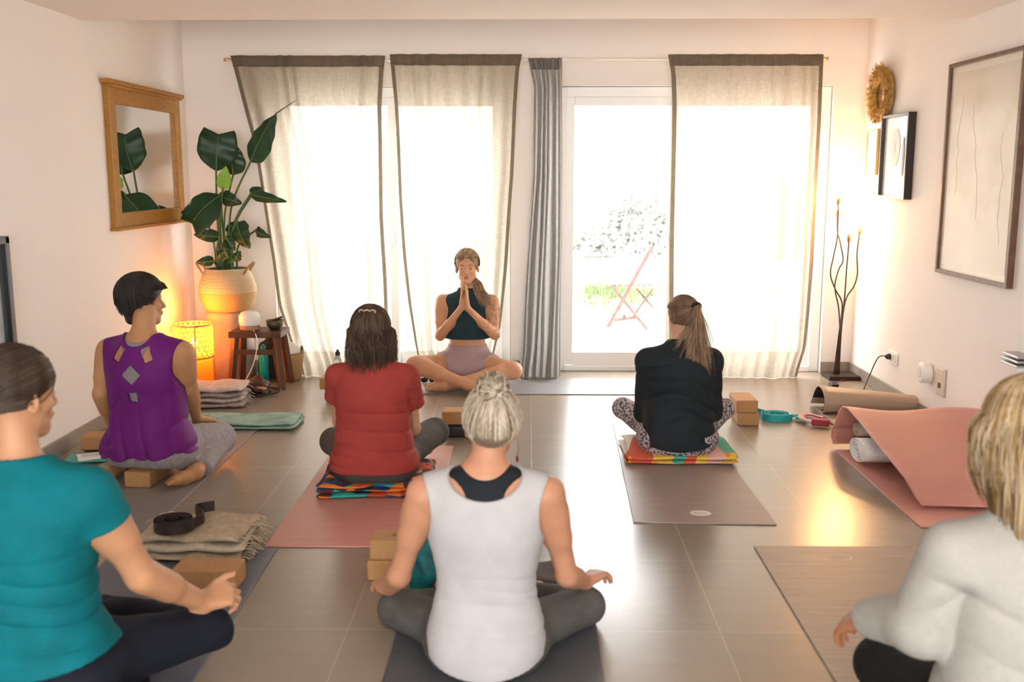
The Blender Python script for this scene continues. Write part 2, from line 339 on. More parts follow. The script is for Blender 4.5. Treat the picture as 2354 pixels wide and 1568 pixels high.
# pictures on the right wall
X = XR
def picture(name, label, y0, y1, z0, z1, fw, fd, fm, artm, cat='picture', matw=0, mm=None):
    root = empty(name, (X, (y0+y1)/2, (z0+z1)/2), label, cat); yc = (y0+y1)/2; zc = (z0+z1)/2
    MB().box((X-fd/2, y0+fw/2, zc), (fd, fw, z1-z0)).box((X-fd/2, y1-fw/2, zc), (fd, fw, z1-z0)).box((X-fd/2, yc, z0+fw/2), (fd, y1-y0-2*fw, fw)).box((X-fd/2, yc, z1-fw/2), (fd, y1-y0-2*fw, fw)).build('frame', fm, root, bevel=.002)
    if matw: MB().box((X-fd*.45, yc, zc), (.004, y1-y0-2*fw, z1-z0-2*fw)).build('mount', mm, root)
    MB().box((X-fd*.45-.003, yc, zc), (.003, y1-y0-2*fw-2*matw, z1-z0-2*fw-2*matw)).build('artwork', artm, root)
    return root
def art_material(name, cols, scale, vert=True):
    m, nt, N, L, b = nodes_of(name); tc = N.new('ShaderNodeTexCoord'); mp = N.new('ShaderNodeMapping'); mp.inputs['Scale'].default_value = scale
    L.new(tc.outputs['Object'], mp.inputs[0]); n = N.new('ShaderNodeTexNoise'); n.inputs['Scale'].default_value = 1; n.inputs['Detail'].default_value = 4; L.new(mp.outputs[0], n.inputs['Vector'])
    cr = N.new('ShaderNodeValToRGB'); L.new(n.outputs['Fac'], cr.inputs[0]); e = cr.color_ramp.elements
    e[0].position = .3; e[0].color = cols[0]; e[1].position = .7; e[1].color = cols[-1]
    for i, c in enumerate(cols[1:-1]): q = e.new(.3+.4*(i+1)/(len(cols)-1)); q.color = c
    L.new(cr.outputs[0], b.inputs['Base Color']); b.inputs['Roughness'].default_value = .16; b.inputs['Coat Weight'].default_value = .4; b.inputs['Coat Roughness'].default_value = .04; return m
walnut = mat('walnut_frame', (.13, .065, .035, 1), .4, noise=.2, nscale=20)
big_art = art_material('faded_print', [(.56, .47, .36, 1), (.72, .66, .57, 1), (.78, .74, .67, 1)], (1, 1.1, 1.6))
pic = picture('framed_print', 'large framed pale beige print on the right wall, cut by the photo\'s edge', 4.905, 5.775, .895, 2.055, .022, .035, walnut, big_art, matw=.035, mm=mat('mount_cream', (.78, .72, .62, 1), .3, coat=.4))
mb = MB(); r2 = random.Random(11)
for k in range(3):
    p = Vector((X-.0205, 5.0+.28*k+.05, 1.1+.12*k)); pts = []
    for i in range(14): pts.append(p.copy()); p += Vector((0, r2.uniform(-.02, .03), r2.uniform(.02, .07)))
    mb.tube([q for q in pts if q.z < 1.98 and q.y < 5.7], .0008, 4)
mb.build('line_drawing', mat('faint_ink', (.42, .37, .30, 1), .6), pic)
blackf = mat('black_wood_frame', (.02, .014, .012, 1), .35)
paper = mat('white_mount', (.80, .78, .74, 1), .35, coat=.4)
pic = picture('framed_print', 'black framed abstract beige print beside the straw wreath', 6.29, 6.77, 1.295, 1.83, .02, .05, blackf, mat('print_beige', (.66, .52, .41, 1), .3, noise=.05, nscale=5, coat=.4), matw=.055, mm=paper)
MB().grid(lambda u, v: Vector((X-.029, 6.53+.09*math.cos(2*PI*u)*v+.02*math.sin(3*u), 1.62+.12*math.sin(2*PI*u)*v)), 24, 2).build('printed_shape', mat('print_rose', (.56, .38, .30, 1), .4), pic)
MB().grid(lambda u, v: Vector((X-.030, 6.40+.018*math.cos(2*PI*u)*v, 1.56+.13*math.sin(2*PI*u)*v)), 20, 2).build('printed_shape', mat('print_dark', (.10, .06, .05, 1), .4), pic)
picture('picture_frame', 'small pale wood framed white print on the right wall near the corner', 6.92, 7.14, 1.445, 1.755, .014, .02, mat('pale_wood_frame', (.55, .40, .22, 1), .5), mat('plain_print', (.75, .71, .64, 1), .3), matw=.02, mm=paper)
# straw wreath
cw = Vector((XR-.03, 6.86, 1.975))
root = empty('straw_wreath', cw, 'sunburst shaped golden straw wreath with round centre hanging on the right wall', 'wreath')
straw = mat('golden_straw', (.40, .22, .045, 1), .7, noise=.35, nscale=40)
mb = MB(); r2 = random.Random(2)
for k in range(2):
    R = .155-.035*k
    mb.tube([cw+Vector((0, R*1.12*math.cos(a*PI/24), R*math.sin(a*PI/24))) for a in range(49)], .026, 10, caps=False)
mb.build('ring', straw, root, smooth=True)
mb = MB()
for i in range(900):
    a = r2.uniform(0, 2*PI); rr = r2.uniform(.095, .175); L_ = r2.uniform(.03, .055) if a < PI*1.1 else r2.uniform(.02, .04)
    e1 = Vector((0, 1.12*math.cos(a), math.sin(a))); tn = Vector((0, -math.sin(a), math.cos(a)))
    p = cw+e1*rr+Vector((-r2.uniform(.0, .03), 0, 0)); q = p+(e1*r2.uniform(.4, 1)+tn*r2.uniform(-.9, .4)+Vector((-r2.uniform(0, .5), 0, 0))).normalized()*L_
    mb.tube([p, (p+q)/2+Vector((-.004, 0, 0)), q], [.0022, .002, .0006], 4)
mb.build('straw_stems', straw, root)
MB().tube([cw+Vector((.024, 0, 0)), cw+Vector((.012, 0, 0))], .095, 32).build('mirror_disc', mirror_m, root)
# outlets, plugs, bracket
plast = mat('white_plastic', (.8, .79, .76, 1), .35); dark = mat('black_plastic', (.015, .014, .014, 1), .4)
o = wl(2055, 822, XR); root = empty('wall_outlet', o, 'white wall outlet with the floor lamp\'s black plug in it', 'outlet')
MB().box(o+Vector((-.005, 0, 0)), (.01, .155, .082)).build('cover_plate', plast, root, bevel=.003)
for s in (-.037, .037): MB().tube([o+Vector((-.010, s, 0)), o+Vector((-.0125, s, 0))], .026, 20).build('socket', mat('socket_grey', (.62, .61, .58, 1), .4), root)
o2 = wl(2166, 878, XR); root = empty('wall_outlet', o2, 'pale beige outlet low on the right wall carrying a round white plug-in device', 'outlet')
MB().box(o2+Vector((-.008, 0, 0)), (.016, .10, .16)).build('cover_plate', mat('beige_plastic', (.62, .52, .42, 1), .4), root, bevel=.006)
MB().box(o2+Vector((-.018, 0, -.02)), (.004, .03, .03)).build('socket', dark, root, bevel=.001)
o3 = wl(2152, 868, XR); root = empty('plug_in_device', o3, 'round white plug-in device on the right wall beside the beige outlet', 'plug-in device')
MB().tube([o3+Vector((-.001, .10, .01)), o3+Vector((-.05, .10, .01)), o3+Vector((-.06, .10, .01))], [.062, .062, .05], 28).build('body', plast, root, smooth=False, bevel=.004)
MB().tube([o3+Vector((-.06, .10, .01)), o3+Vector((-.064, .10, .01))], .03, 24).build('button', mat('white_plastic_button', (.7, .69, .66, 1), .3), root)
o4 = wl(2348, 836, XR); root = empty('wall_bracket', o4, 'small ribbed grey metal bracket on the right wall behind the blonde woman', 'bracket')
gm = mat('grey_metal', (.42, .42, .42, 1), .35, .7)
MB().box(o4+Vector((-.01, -.04, -.06)), (.02, .1, .10)).build('back_plate', gm, root, bevel=.003)
for k in range(3): MB().box(o4+Vector((-.04, -.04, .005+k*.022)), (.08, .16, .012)).build('rib', gm, root, bevel=.003)
# small hook on the left corner
hk = P(437, 552, 7.25); MB().tube([hk+Vector((0, .02, .03)), hk+Vector((0, -.02, .03)), hk+Vector((0, -.035, 0)), hk+Vector((0, -.01, -.03))], .006, 8).build('wall_hook', gm).__setitem__('label', 'small metal hook on the back wall by the plant'); bpy.data.objects['wall_hook']['category'] = 'hook'

# ================================================================ floor lamp
iron = mat('dark_bronze', (.06, .035, .025, 1), .35, .7)
YL = 7.08; bl = G(1921, 862); base = Vector((bl.x, YL, 0))
root = empty('floor_lamp', base, 'dark metal floor lamp with four curling stems and bare glowing bulbs', 'lamp')
MB().box(base+Vector((0, 0, .016)), (.22, .20, .03)).build('base', iron, root, bevel=.004)
stems = [([(1917, 855), (1928, 770), (1936, 700), (1920, 665), (1909, 630), (1916, 590), (1925, 545), (1927, 500), (1927, 470)], -.02),
         ([(1925, 855), (1930, 770), (1928, 710), (1919, 660), (1928, 620), (1938, 598), (1932, 560), (1925, 530), (1925, 497)], .03),
         ([(1921, 855), (1932, 760), (1941, 690), (1946, 620), (1950, 575), (1951, 553)], -.05),
         ([(1929, 855), (1934, 760), (1944, 690), (1962, 660), (1971, 630), (1970, 585), (1974, 550), (1976, 535)], .01)]
tops = []
for k, (pp, dy) in enumerate(stems):
    pts = []
    for i, (a, b) in enumerate(pp):
        v = P(a, b, YL+dy*(i/len(pp))); pts.append(v)
    pts[0].z = .03
    MB().tube(spline(pts, 6), .005, 8).build('stem', iron, root, smooth=True); tops.append(pts[-1])
brs = mat('socket_brass', (.35, .2, .1, 1), .35, .8)
bulb = mat('glowing_bulb', (1, .8, .5, 1), .3, emit=(1, .55, .2, 1), estr=50)
for tpt in tops:
    MB().tube([tpt+Vector((0, 0, -.01)), tpt+Vector((0, 0, .045))], [.012, .014], 14).build('socket', brs, root, smooth=True)
    MB().sphere(tpt+Vector((0, 0, .062)), (.013, .013, .02), 12, 8).build('bulb', bulb, root, smooth=True)
LAMP_TOPS = tops
cablem = mat('lamp_cable', (.03, .02, .02, 1), .5)
pl = o+Vector((-.03, .037, 0))
mb = MB(); mb.tube(spline([pl, pl+Vector((-.06, .0, -.01)), Vector((2.22, 6.42, .12)), Vector((2.14, 6.35, .01)), Vector((2.10, 6.6, .006)), Vector((2.12, 6.85, .006)), base+Vector((0, -.1, .012))], 8), .0035, 6); mb.build('power_cord', cablem, root, smooth=True)
MB().tube([o+Vector((-.012, .037, 0)), o+Vector((-.03, .037, 0)), o+Vector((-.045, .037, 0))], [.019, .019, .007], 14).build('plug', dark, root, smooth=True)
MB().box(Vector((2.12, 6.80, .012)), (.05, .09, .022)).build('foot_switch', dark, root, bevel=.006)

# ================================================================ plant corner
pc = Vector((-2.13, 6.99, 0)); seat = P(515, 720, 6.82).z
root = empty('pedestal', pc, 'round fabric-covered pedestal under the potted plant', 'pedestal')
fab = mat('taupe_drape', (.40, .30, .23, 1), .85, bump=.3, bscale=40)
MB().lathe([(.0, 0), (.165, 0), (.17, .02), (.16, .2), (.155, .38), (.16, seat-.035), (.15, seat-.006), (0, seat-.006)], pc, 48, wob=lambda a, z: .035*math.sin(a*9)*(1-z*.9)).build('drape', fab, root, smooth=True)
# belly basket
pot = empty('basket_planter', pc+Vector((0, 0, seat)), 'round seagrass belly basket with looped handles holding the tall plant', 'basket')
def wick(name, c1, c2, zs):
    m, nt, N, L, b = nodes_of(name); tc = N.new('ShaderNodeTexCoord')
    wv = N.new('ShaderNodeTexWave'); wv.bands_direction = 'Z'; wv.inputs['Scale'].default_value = zs; wv.inputs['Distortion'].default_value = 1.5; wv.inputs['Detail'].default_value = 2
    L.new(tc.outputs['Object'], wv.inputs[0]); cr = N.new('ShaderNodeValToRGB'); cr.color_ramp.elements[0].color = c1; cr.color_ramp.elements[1].color = c2; L.new(wv.outputs['Fac'], cr.inputs[0]); L.new(cr.outputs[0], b.inputs['Base Color'])
    bp = N.new('ShaderNodeBump'); bp.inputs['Strength'].default_value = .5; bp.inputs['Distance'].default_value = .004; L.new(wv.outputs['Fac'], bp.inputs['Height']); L.new(bp.outputs[0], b.inputs['Normal']); b.inputs['Roughness'].default_value = .75; return m
wk1 = wick('seagrass_light', (.50, .36, .2, 1), (.68, .52, .33, 1), 26); wk2 = wick('seagrass_gold', (.46, .27, .09, 1), (.62, .40, .15, 1), 26)
s = seat; k = .295
MB().lathe([(0, s), (.15, s), (.175, s+.03), (.195, s+.09), (.198, s+.135)], pc, 48).build('lower_weave', wk2, pot, smooth=True)
MB().lathe([(.198, s+.135), (.197, s+.17), (.178, s+.235), (.15, s+k), (.146, s+k+.005), (.14, s+k)], pc, 48).build('upper_weave', wk1, pot, smooth=True)
MB().lathe([(.142, s+k-.005), (.0, s+k-.012)], pc, 32).build('soil', mat('soil', (.03, .02, .012, 1), .95, bump=.8, bscale=30), pot)
for sg in (-1, 1):
    pts = [pc+Vector((sg*.145+.05*sg*math.sin(a)*1.1, -.06*math.cos(a)-.03, s+k-.03+.075*math.sin(a)**.8)) for a in [PI*i/10 for i in range(11)]]
    MB().tube(pts, .008, 8).build('handle', mat('rope_handle', (.38, .22, .1, 1), .8), pot, smooth=True)
# bird of paradise
YP = 6.92; plant = empty('potted_plant', pc+Vector((0, 0, s+k)), 'tall potted bird of paradise plant with big dark green leaves', 'plant')
lf = mat('strelitzia_leaf', (.009, .045, .016, 1), .42, noise=.25, nscale=6, spec=.4); lfl = mat('young_leaf', (.20, .42, .05, 1), .4, noise=.15); stm = mat('leaf_stem', (.05, .12, .03, 1), .5); rib = mat('leaf_midrib', (.10, .2, .06, 1), .5)
def leaf(b, t, wpx, dy0=0, dy1=0, bend=0, fold=.25, m=lf, blunt=False, root_px=None, twist=0, yb=None):
    Y0 = YP+dy0; Y1 = YP+dy1
    B = P(b[0], b[1], Y0); T = P(t[0], t[1], Y1); wd = wpx*Y0/FPX/2
    ax = T-B; Ln = ax.length; ax.normalize(); vw = Vector((0, -1, 0)); sd = ax.cross(vw).normalized(); sd = Matrix.Rotation(twist, 3, ax) @ sd; nm = sd.cross(ax).normalized()
    def prof(u): return (math.sin(PI*min(1, u*1.0)**.62))**.75 if not blunt else (math.sin(PI*.5*min(1, u/.45))**.8 if u < .45 else 1-.25*((u-.45)/.55)**3)
    def f(u, v):
        x = (u-.5)*2; w_ = wd*prof(max(.001, min(.999, v)))
        if blunt and v > .85: pass
        p = B+ax*(Ln*v)+sd*(x*w_)-nm*(abs(x)*w_*fold)+nm*(bend*math.sin(PI*v))+Vector((0, 0, -bend*.6*v*v))
        p += nm*.006*math.sin(v*22+x*3)*abs(x)
        if blunt: p -= ax*(Ln*.12*(1-abs(x))*max(0, v-.6)/.4)
        return p
    o = MB().grid(f, 12, 18).build('leaf', m, plant, smooth=True, solid=.0015)
    mb = MB(); mb.tube([f(.5, i/12)+nm*.002 for i in range(12)], [.004-.0025*i/12 for i in range(12)], 6); mb.build('midrib', rib if m is lf else m, o, smooth=True)
    r = root_px or (515, 612); R = P(r[0], r[1], pc.y); R.z = s+k-.02
    R.x = pc.x+max(-.1, min(.1, R.x-pc.x)); R.y = pc.y+random.uniform(-.07, .07)
    mid = (R*.45+B*.55)+Vector(((R.x-B.x)*.35, 0, .02))
    MB().tube(spline([R, mid, B, B+ax*Ln*.06], 8), [.007]*25, 8).build('leaf_stem', stm, plant, smooth=True)
leaf((497, 394), (503, 290), 88, .02, .0, .03, .12, blunt=True, root_px=(505, 600), twist=.15)
leaf((536, 402), (532, 318), 60, .08, .06, .02, .2, root_px=(515, 600))
leaf((576, 372), (634, 258), 62, -.02, -.06, .02, .3, root_px=(530, 600), twist=-.35)
a_, b_ = P(633, 262, YP-.06), P(684, 228, YP-.08); o = MB().tube([a_, (a_+b_)/2, b_], [.005, .004, .0015], 6).build('leaf_tip_spike', mat('spike', (.10, .12, .08, 1), .5), plant, smooth=True)
leaf((512, 436), (519, 380), 32, -.08, -.1, .01, .3, lfl, root_px=(518, 600), twist=.2)
leaf((508, 448), (432, 516), 78, -.05, -.12, .03, .15, blunt=True, root_px=(505, 600), twist=.3)
leaf((470, 500), (416, 482), 48, .02, -.0, .02, .2, root_px=(500, 600), twist=.5)
leaf((575, 448), (660, 455), 26, .0, -.08, .045, .4, root_px=(535, 600))
leaf((578, 450), (604, 430), 30, .03, .05, .01, .3, root_px=(532, 600))
leaf((508, 452), (556, 462), 36, -.03, -.08, .03, .3, root_px=(520, 600))
leaf((545, 512), (574, 566), 52, -.08, -.12, .03, .2, root_px=(530, 600), twist=.3)
leaf((528, 512), (550, 548), 36, .04, .04, .02, .3, root_px=(525, 600))
leaf((587, 530), (622, 538), 24, 0, -.04, .04, .4, root_px=(540, 600))
leaf((505, 545), (445, 533), 30, -.06, -.1, .03, .3, root_px=(505, 600))
leaf((520, 545), (540, 575), 26, -.1, -.1, .01, .3, root_px=(515, 605))
leaf((492, 600), (450, 598), 25, -.1, -.14, .025, .3, root_px=(498, 606))
leaf((525, 590), (512, 560), 20, -.1, -.12, .01, .3, root_px=(520, 606))
leaf((540, 600), (552, 575), 22, -.08, -.08, .01, .3, root_px=(530, 606))
leaf((500, 590), (520, 575), 22, -.1, -.1, .01, .3, root_px=(510, 606))
# shell-disc lamp on the floor
lc = Vector((-2.26, 6.60, 0)); g = P(455, 745, 6.6).z
root = empty('table_lamp', lc, 'glowing orange cylindrical lamp of shell discs standing on the floor', 'lamp')
amber = mat('amber_disc', (.85, .40, .08, 1), .35, trans=.0); goldm = mat('gold_wire', (.8, .5, .2, 1), .3, .9)
def translucent(name, col, tr=.6, em=None):
    m, nt, N, L, b = nodes_of(name); N.remove(b); out = [n for n in N if n.type == 'OUTPUT_MATERIAL'][0]
    d = N.new('ShaderNodeBsdfDiffuse'); t = N.new('ShaderNodeBsdfTranslucent'); d.inputs[0].default_value = col; t.inputs[0].default_value = col
    mx = N.new('ShaderNodeMixShader'); mx.inputs[0].default_value = tr; L.new(d.outputs[0], mx.inputs[1]); L.new(t.outputs[0], mx.inputs[2]); L.new(mx.outputs[0], out.inputs[0]); return m
shade_t = translucent('orange_shade', (.95, .38, .05, 1)); disc_t = translucent('shell_disc', (1, .55, .16, 1))
R = .125
mb = MB()
for z in (g, g*.52): mb.tube([lc+Vector((R*math.cos(a*PI/20), R*math.sin(a*PI/20), z)) for a in range(41)], .006, 6, caps=False)
for k in range(4): a = k*PI/2+.4; mb.tube([lc+Vector((R*math.cos(a), R*math.sin(a), .0)), lc+Vector((R*math.cos(a), R*math.sin(a), g))], .004, 6)
mb.build('frame', goldm, root)
mb = MB(); r2 = random.Random(4)
for row in range(7):
    z = g-.025-row*.033
    for k in range(22):
        a = 2*PI*(k+.5*(row % 2))/22; c = lc+Vector(((R+.003)*math.cos(a), (R+.003)*math.sin(a), z)); tn = Vector((-math.sin(a), math.cos(a), 0)); up = Vector((0, 0, 1)); tl = r2.uniform(-.25, .25)
        up = (up+Vector((math.cos(a), math.sin(a), 0))*tl).normalized()
        mb.add([c+tn*.0165*math.cos(q*PI/5)+up*.0175*math.sin(q*PI/5) for q in range(10)], [tuple(range(10))])
mb.build('shell_discs', disc_t, root)
MB().lathe([(R-.01, .02), (R-.008, g*.5)], lc, 32).build('lower_shade', shade_t, root, smooth=True)
MB().lathe([(0, 0), (R-.005, 0), (R-.005, .02), (0, .02)], lc, 32).build('base', goldm, root)
MB().sphere(lc+Vector((0, 0, g*.72)), .03, 14, 10).build('bulb', mat('amber_bulb', (1, .6, .2, 1), .3, emit=(1, .5, .14, 1), estr=60), root, smooth=True)
ORANGE = lc+Vector((0, 0, g*.72))
# stool with diffuser and bowl
wdk = mat('dark_stained_wood', (.10, .038, .018, 1), .4, noise=.3, nscale=16, stretch=(1, 1, .3)); wlt = mat('light_endgrain', (.42, .24, .12, 1), .5)
sx, sy, sz = -1.87, 6.74, P(585, 762, 6.65).z
root = empty('stool', (sx, sy, 0), 'dark wooden stool with splayed legs holding the white diffuser', 'stool')
MB().box((sx+.02, sy, sz-.02), (.36, .26, .04)).build('seat', wdk, root, bevel=.006)
for (a, b) in ((-1, -1), (1, -1), (-1, 1), (1, 1)):
    MB().bar((sx+a*.14+.02, sy+b*.09, sz-.035), (sx+a*.175+.02, sy+b*.13, .0), .045, .035).build('leg', wdk, root, bevel=.004)
MB().bar((sx-.14, sy-.11, sz-.14), (sx+.18, sy-.11, sz-.14), .02, .035).build('stretcher', wdk, root, bevel=.003)
dc = Vector((sx-.035, sy-.03, sz))
root = empty('aroma_diffuser', dc, 'white aroma diffuser with a pale wood base, on the dark stool', 'diffuser')
MB().lathe([(0, .001), (.06, .001), (.068, .01), (.068, .035), (0, .035)], dc, 32).build('base', wlt, root, smooth=False)
MB().lathe([(.068, .036), (.074, .06), (.072, .1), (.055, .125), (.02, .135), (0, .135)], dc, 32).build('body', mat('milky_white', (.82, .8, .78, 1), .3), root, smooth=True)
MB().tube(spline([dc+Vector((.04, -.06, .01)), dc+Vector((.09, -.16, -.06)), dc+Vector((.06, -.2, -.22)), dc+Vector((-.04, -.24, -.38)), Vector((dc.x-.14, dc.y-.3, .01))], 8), .0035, 6).build('cable', plast, root, smooth=True)
bc = Vector((sx+.13, sy-.0, sz+.001))
root = empty('bowl', bc, 'small dark bowl with a striker on the right end of the stool', 'bowl')
bm_ = mat('aged_bronze', (.11, .09, .055, 1), .4, .6)
MB().lathe([(0, 0), (.035, .0), (.055, .03), (.06, .065), (.054, .065), (.05, .03), (.03, .008), (0, .006)], bc, 32).build('body', bm_, root, smooth=True)
MB().tube([bc+Vector((-.05, -.01, .05)), bc+Vector((.05, .01, .085))], .008, 8).build('striker', wdk, root, smooth=True)
# teal bottle
def bottle(c, r, h, m, capm, label, name='water_bottle', caph=.05):
    root = empty(name, c, label, 'bottle')
    MB().lathe([(0, 0), (r*.9, 0), (r, .006), (r, h*.62), (r*.85, h*.74), (r*.5, h*.84), (r*.45, h*.87), (0, h*.87)], c, 28).build('body', m, root, smooth=True)
    MB().lathe([(r*.5, h*.86), (r*.55, h*.87), (r*.55, h*.94), (r*.3, h*.95), (r*.28, h), (0, h)], c, 20).build('cap', capm, root, smooth=True); return root
teal = mat('teal_plastic', (.0, .33, .28, 1), .3)
bottle(Vector((G(598, 878).x+.03, G(598, 878).y, 0)), .035, .27, teal, teal, 'teal water bottle standing in front of the stool')
clr = mat('clear_plastic', (.85, .87, .86, 1), .1, trans=.9)
bottle(Vector((P(776, 800, 6.7).x, 6.7, 0)), .032, .265, clr, dark, 'clear bottle with a black cap in front of the left curtain')
# wicker basket with white cloth
bcn = Vector((P(658, 860, 6.99).x+.02, 6.985, 0)); bcn.z = 0
root = empty('wicker_basket', bcn, 'small round wicker basket with white cloth, beside the stool', 'basket')
wkb = wick('wicker', (.30, .17, .07, 1), (.48, .30, .14, 1), 30)
MB().lathe([(0, .0), (.085, .0), (.09, .01), (.105, .14), (.112, .2), (.105, .2), (.098, .14), (.08, .015), (0, .012)], bcn, 36).build('body', wkb, root, smooth=True)
MB().lathe([(.1, .175), (.095, .21), (.07, .245), (.03, .265), (0, .27)], bcn, 36, wob=lambda a, z: .12*math.sin(a*5+z*40)).build('cloth_filling', mat('white_cloth', (.75, .72, .68, 1), .9), root, smooth=True)
for sg in (-1, 1): MB().tube([bcn+Vector((sg*.1+.0, -.03+.006*i, .19+.05*math.sin(PI*i/10))) for i in range(11)], .006, 6).build('handle', wdk, root, smooth=True)
# black bag under the stool
def blob(name, c, rad, m, parent=None, seed=0, amp=.12, fr=3, flat=True, sub=4):
    me = bpy.data.meshes.new(name); bm = bmesh.new(); bmesh.ops.create_icosphere(bm, subdivisions=sub, radius=1); r2 = random.Random(seed); ph = [r2.uniform(0, 6) for _ in range(9)]
    for v in bm.verts:
        p = v.co.copy(); q = 1+amp*(math.sin(p.x*fr+ph[0])*math.sin(p.y*fr*1.3+ph[1])+.6*math.sin(p.z*fr*2+p.x*fr*1.7+ph[2])+.4*math.sin(p.y*fr*3+ph[3]+p.x*4))
        z = p.z*q
        if flat: z = max(z, -.55)+.55
        v.co = Vector((p.x*q*rad[0], p.y*q*rad[1], z*rad[2]))+Vector(c)
    bm.to_mesh(me); bm.free(); me.polygons.foreach_set('use_smooth', [True]*len(me.polygons)); return link(name, me, parent, m)
tag(blob('backpack', (-1.84, 7.02, 0), (.10, .05, .20), mat('black_fabric', (.02, .018, .022, 1), .8), seed=3), 'dark fabric bag slumped on the floor behind the stool', 'bag')
# brown leather bag / belt heap
leather = mat('brown_leather', (.07, .03, .018, 1), .4, noise=.3)
g1 = G(588, 912)
root = empty('leather_bag', g1, 'crumpled dark brown leather bag with straps on the floor by the grey blankets', 'bag')
blob('body', g1+Vector((-.03, .08, 0)), (.10, .08, .07), leather, root, 5, .2, 4)
MB().tube(spline([g1+Vector((-.08, .0, .03)), g1+Vector((.02, -.03, .02)), g1+Vector((.10, -.01, .02)), g1+Vector((.15, .03, .03)), g1+Vector((.12, .07, .04)), g1+Vector((.05, .06, .05))], 6), .014, 8, flat=.4).build('strap', mat('black_leather', (.02, .013, .012, 1), .35), root, smooth=True)
MB().box(g1+Vector((.03, .02, .055)), (.09, .035, .014), rot=-.6).build('light_patch', mat('tan_leather', (.42, .26, .14, 1), .5), root, bevel=.004)

# ================================================================ cloth stacks
def folded(name, label, cat, c, dims, rot, cols, layers, seed=0, amp=.006, group=None, fringe=None, over=.0, each=None):
    """a folded textile: rounded stacked layers whose folded edge shows"""
    c = Vector(c); root = empty(name, c, label, cat, group); L, D, H = dims; r2 = random.Random(seed)
    R = Matrix.Rotation(rot, 3, 'Z'); th = H/layers
    for i in range(layers):
        z = th*i; ph = r2.uniform(0, 6); off = Vector((r2.uniform(-.012, .012), r2.uniform(-.012, .012), 0)); l2 = L*(1-r2.uniform(0, .05)); d2 = D*(1-r2.uniform(0, .06))
        def f(u, v, z=z, ph=ph, off=off, l2=l2, d2=d2):
            a = v*2*PI; n = .28
            cx = math.copysign(abs(math.cos(a))**.35, math.cos(a)); sx_ = math.copysign(abs(math.sin(a))**.75, math.sin(a))
            x = (u-.5)*l2; e = min(u, 1-u)*2; pin = min(1, (e*10)**.5) if e < .1 else 1
            y = cx*d2/2*(1+.03*math.sin(u*9+ph))
            zz = z+th*.5+sx_*th*.5*pin*(1+.0)+amp*math.sin(u*11+ph+y*9)*(1 if z > 0 or sx_ > 0 else 0)
            return c+R @ (Vector((x+.01*math.sin(v*12+ph), y, max(.001, zz)))+off)
        m = cols[i % len(cols)]
        MB().grid(f, 40, 28).build('folded_layer', m, root, smooth=True)
    if fringe:
        for sg in ((1,) if fringe == 1 else (-1, 1)):
            mb = MB()
            for i in range(46):
                u = i/45-.5; z = th*r2.randint(0, layers-1)+th*.5
                p = c+R @ Vector((sg*L*.48, u*D*.95, z)); q = p+R @ Vector((sg*r2.uniform(.03, .06), r2.uniform(-.02, .02), 0)); q.z = max(.004, c.z+z-r2.uniform(.005, .03))
                mb.tube([p, (p+q)/2+Vector((0, 0, .006)), q], .0022, 5)
            mb.build('fringe', cols[0], root)
    return root
gb = mat('mauve_grey_blanket', (.40, .33, .32, 1), .95, noise=.2, nscale=30, bump=.4, bscale=120)
gb2 = mat('mauve_grey_blanket_light', (.52, .44, .42, 1), .95, noise=.15, nscale=30, bump=.4, bscale=120)
folded('folded_blanket', 'mauve grey folded blanket with fringe near the glowing lamp', 'blanket', G(500, 940)+Vector((-.07, .15, 0)), (.40, .32, .13), .15, [gb, gb2, gb, gb2], 4, 2, fringe=1)
mint = mat('mint_towel', (.22, .36, .31, 1), .9, noise=.2, nscale=12, bump=.3, bscale=80)
c = (G(455, 990)+G(630, 990))/2
folded('folded_towel', 'mint green folded towel on the far end of the grey mat', 'towel', c+Vector((-.02, .13, .008)), (.70, .30, .035), .02, [mint], 2, 6, amp=.004)
# ================================================================ yoga mats
def mat_mat(name, c1, st=(3, 60, 1), no=.12):
    m, nt, N, L, b = nodes_of(name); geo = N.new('ShaderNodeNewGeometry'); mp = N.new('ShaderNodeMapping'); mp.inputs['Scale'].default_value = st; L.new(geo.outputs['Position'], mp.inputs[0])
    n = N.new('ShaderNodeTexNoise'); n.inputs['Scale'].default_value = 1.5; n.inputs['Detail'].default_value = 4; L.new(mp.outputs[0], n.inputs[0])
    cr = N.new('ShaderNodeValToRGB'); e = cr.color_ramp.elements; e[0].position = .3; e[1].position = .7; e[0].color = tuple(x*(1-no) for x in c1)+(1,); e[1].color = tuple(x*(1+no) for x in c1)+(1,)
    L.new(n.outputs['Fac'], cr.inputs[0]); L.new(cr.outputs[0], b.inputs['Base Color']); b.inputs['Roughness'].default_value = .44; b.inputs['Specular IOR Level'].default_value = .6
    bp = N.new('ShaderNodeBump'); bp.inputs['Strength'].default_value = .15; bp.inputs['Distance'].default_value = .003; L.new(n.outputs['Fac'], bp.inputs['Height']); L.new(bp.outputs[0], b.inputs['Normal']); return m
def letters(mb, lp, th):
    for dx in (-.024, -.016, -.008, .0, .008, .016, .024): mb.box(lp+Vector((dx, .0, th+.0006)), (.0042, .009 if int(dx*1000) % 16 else .013, .0004))
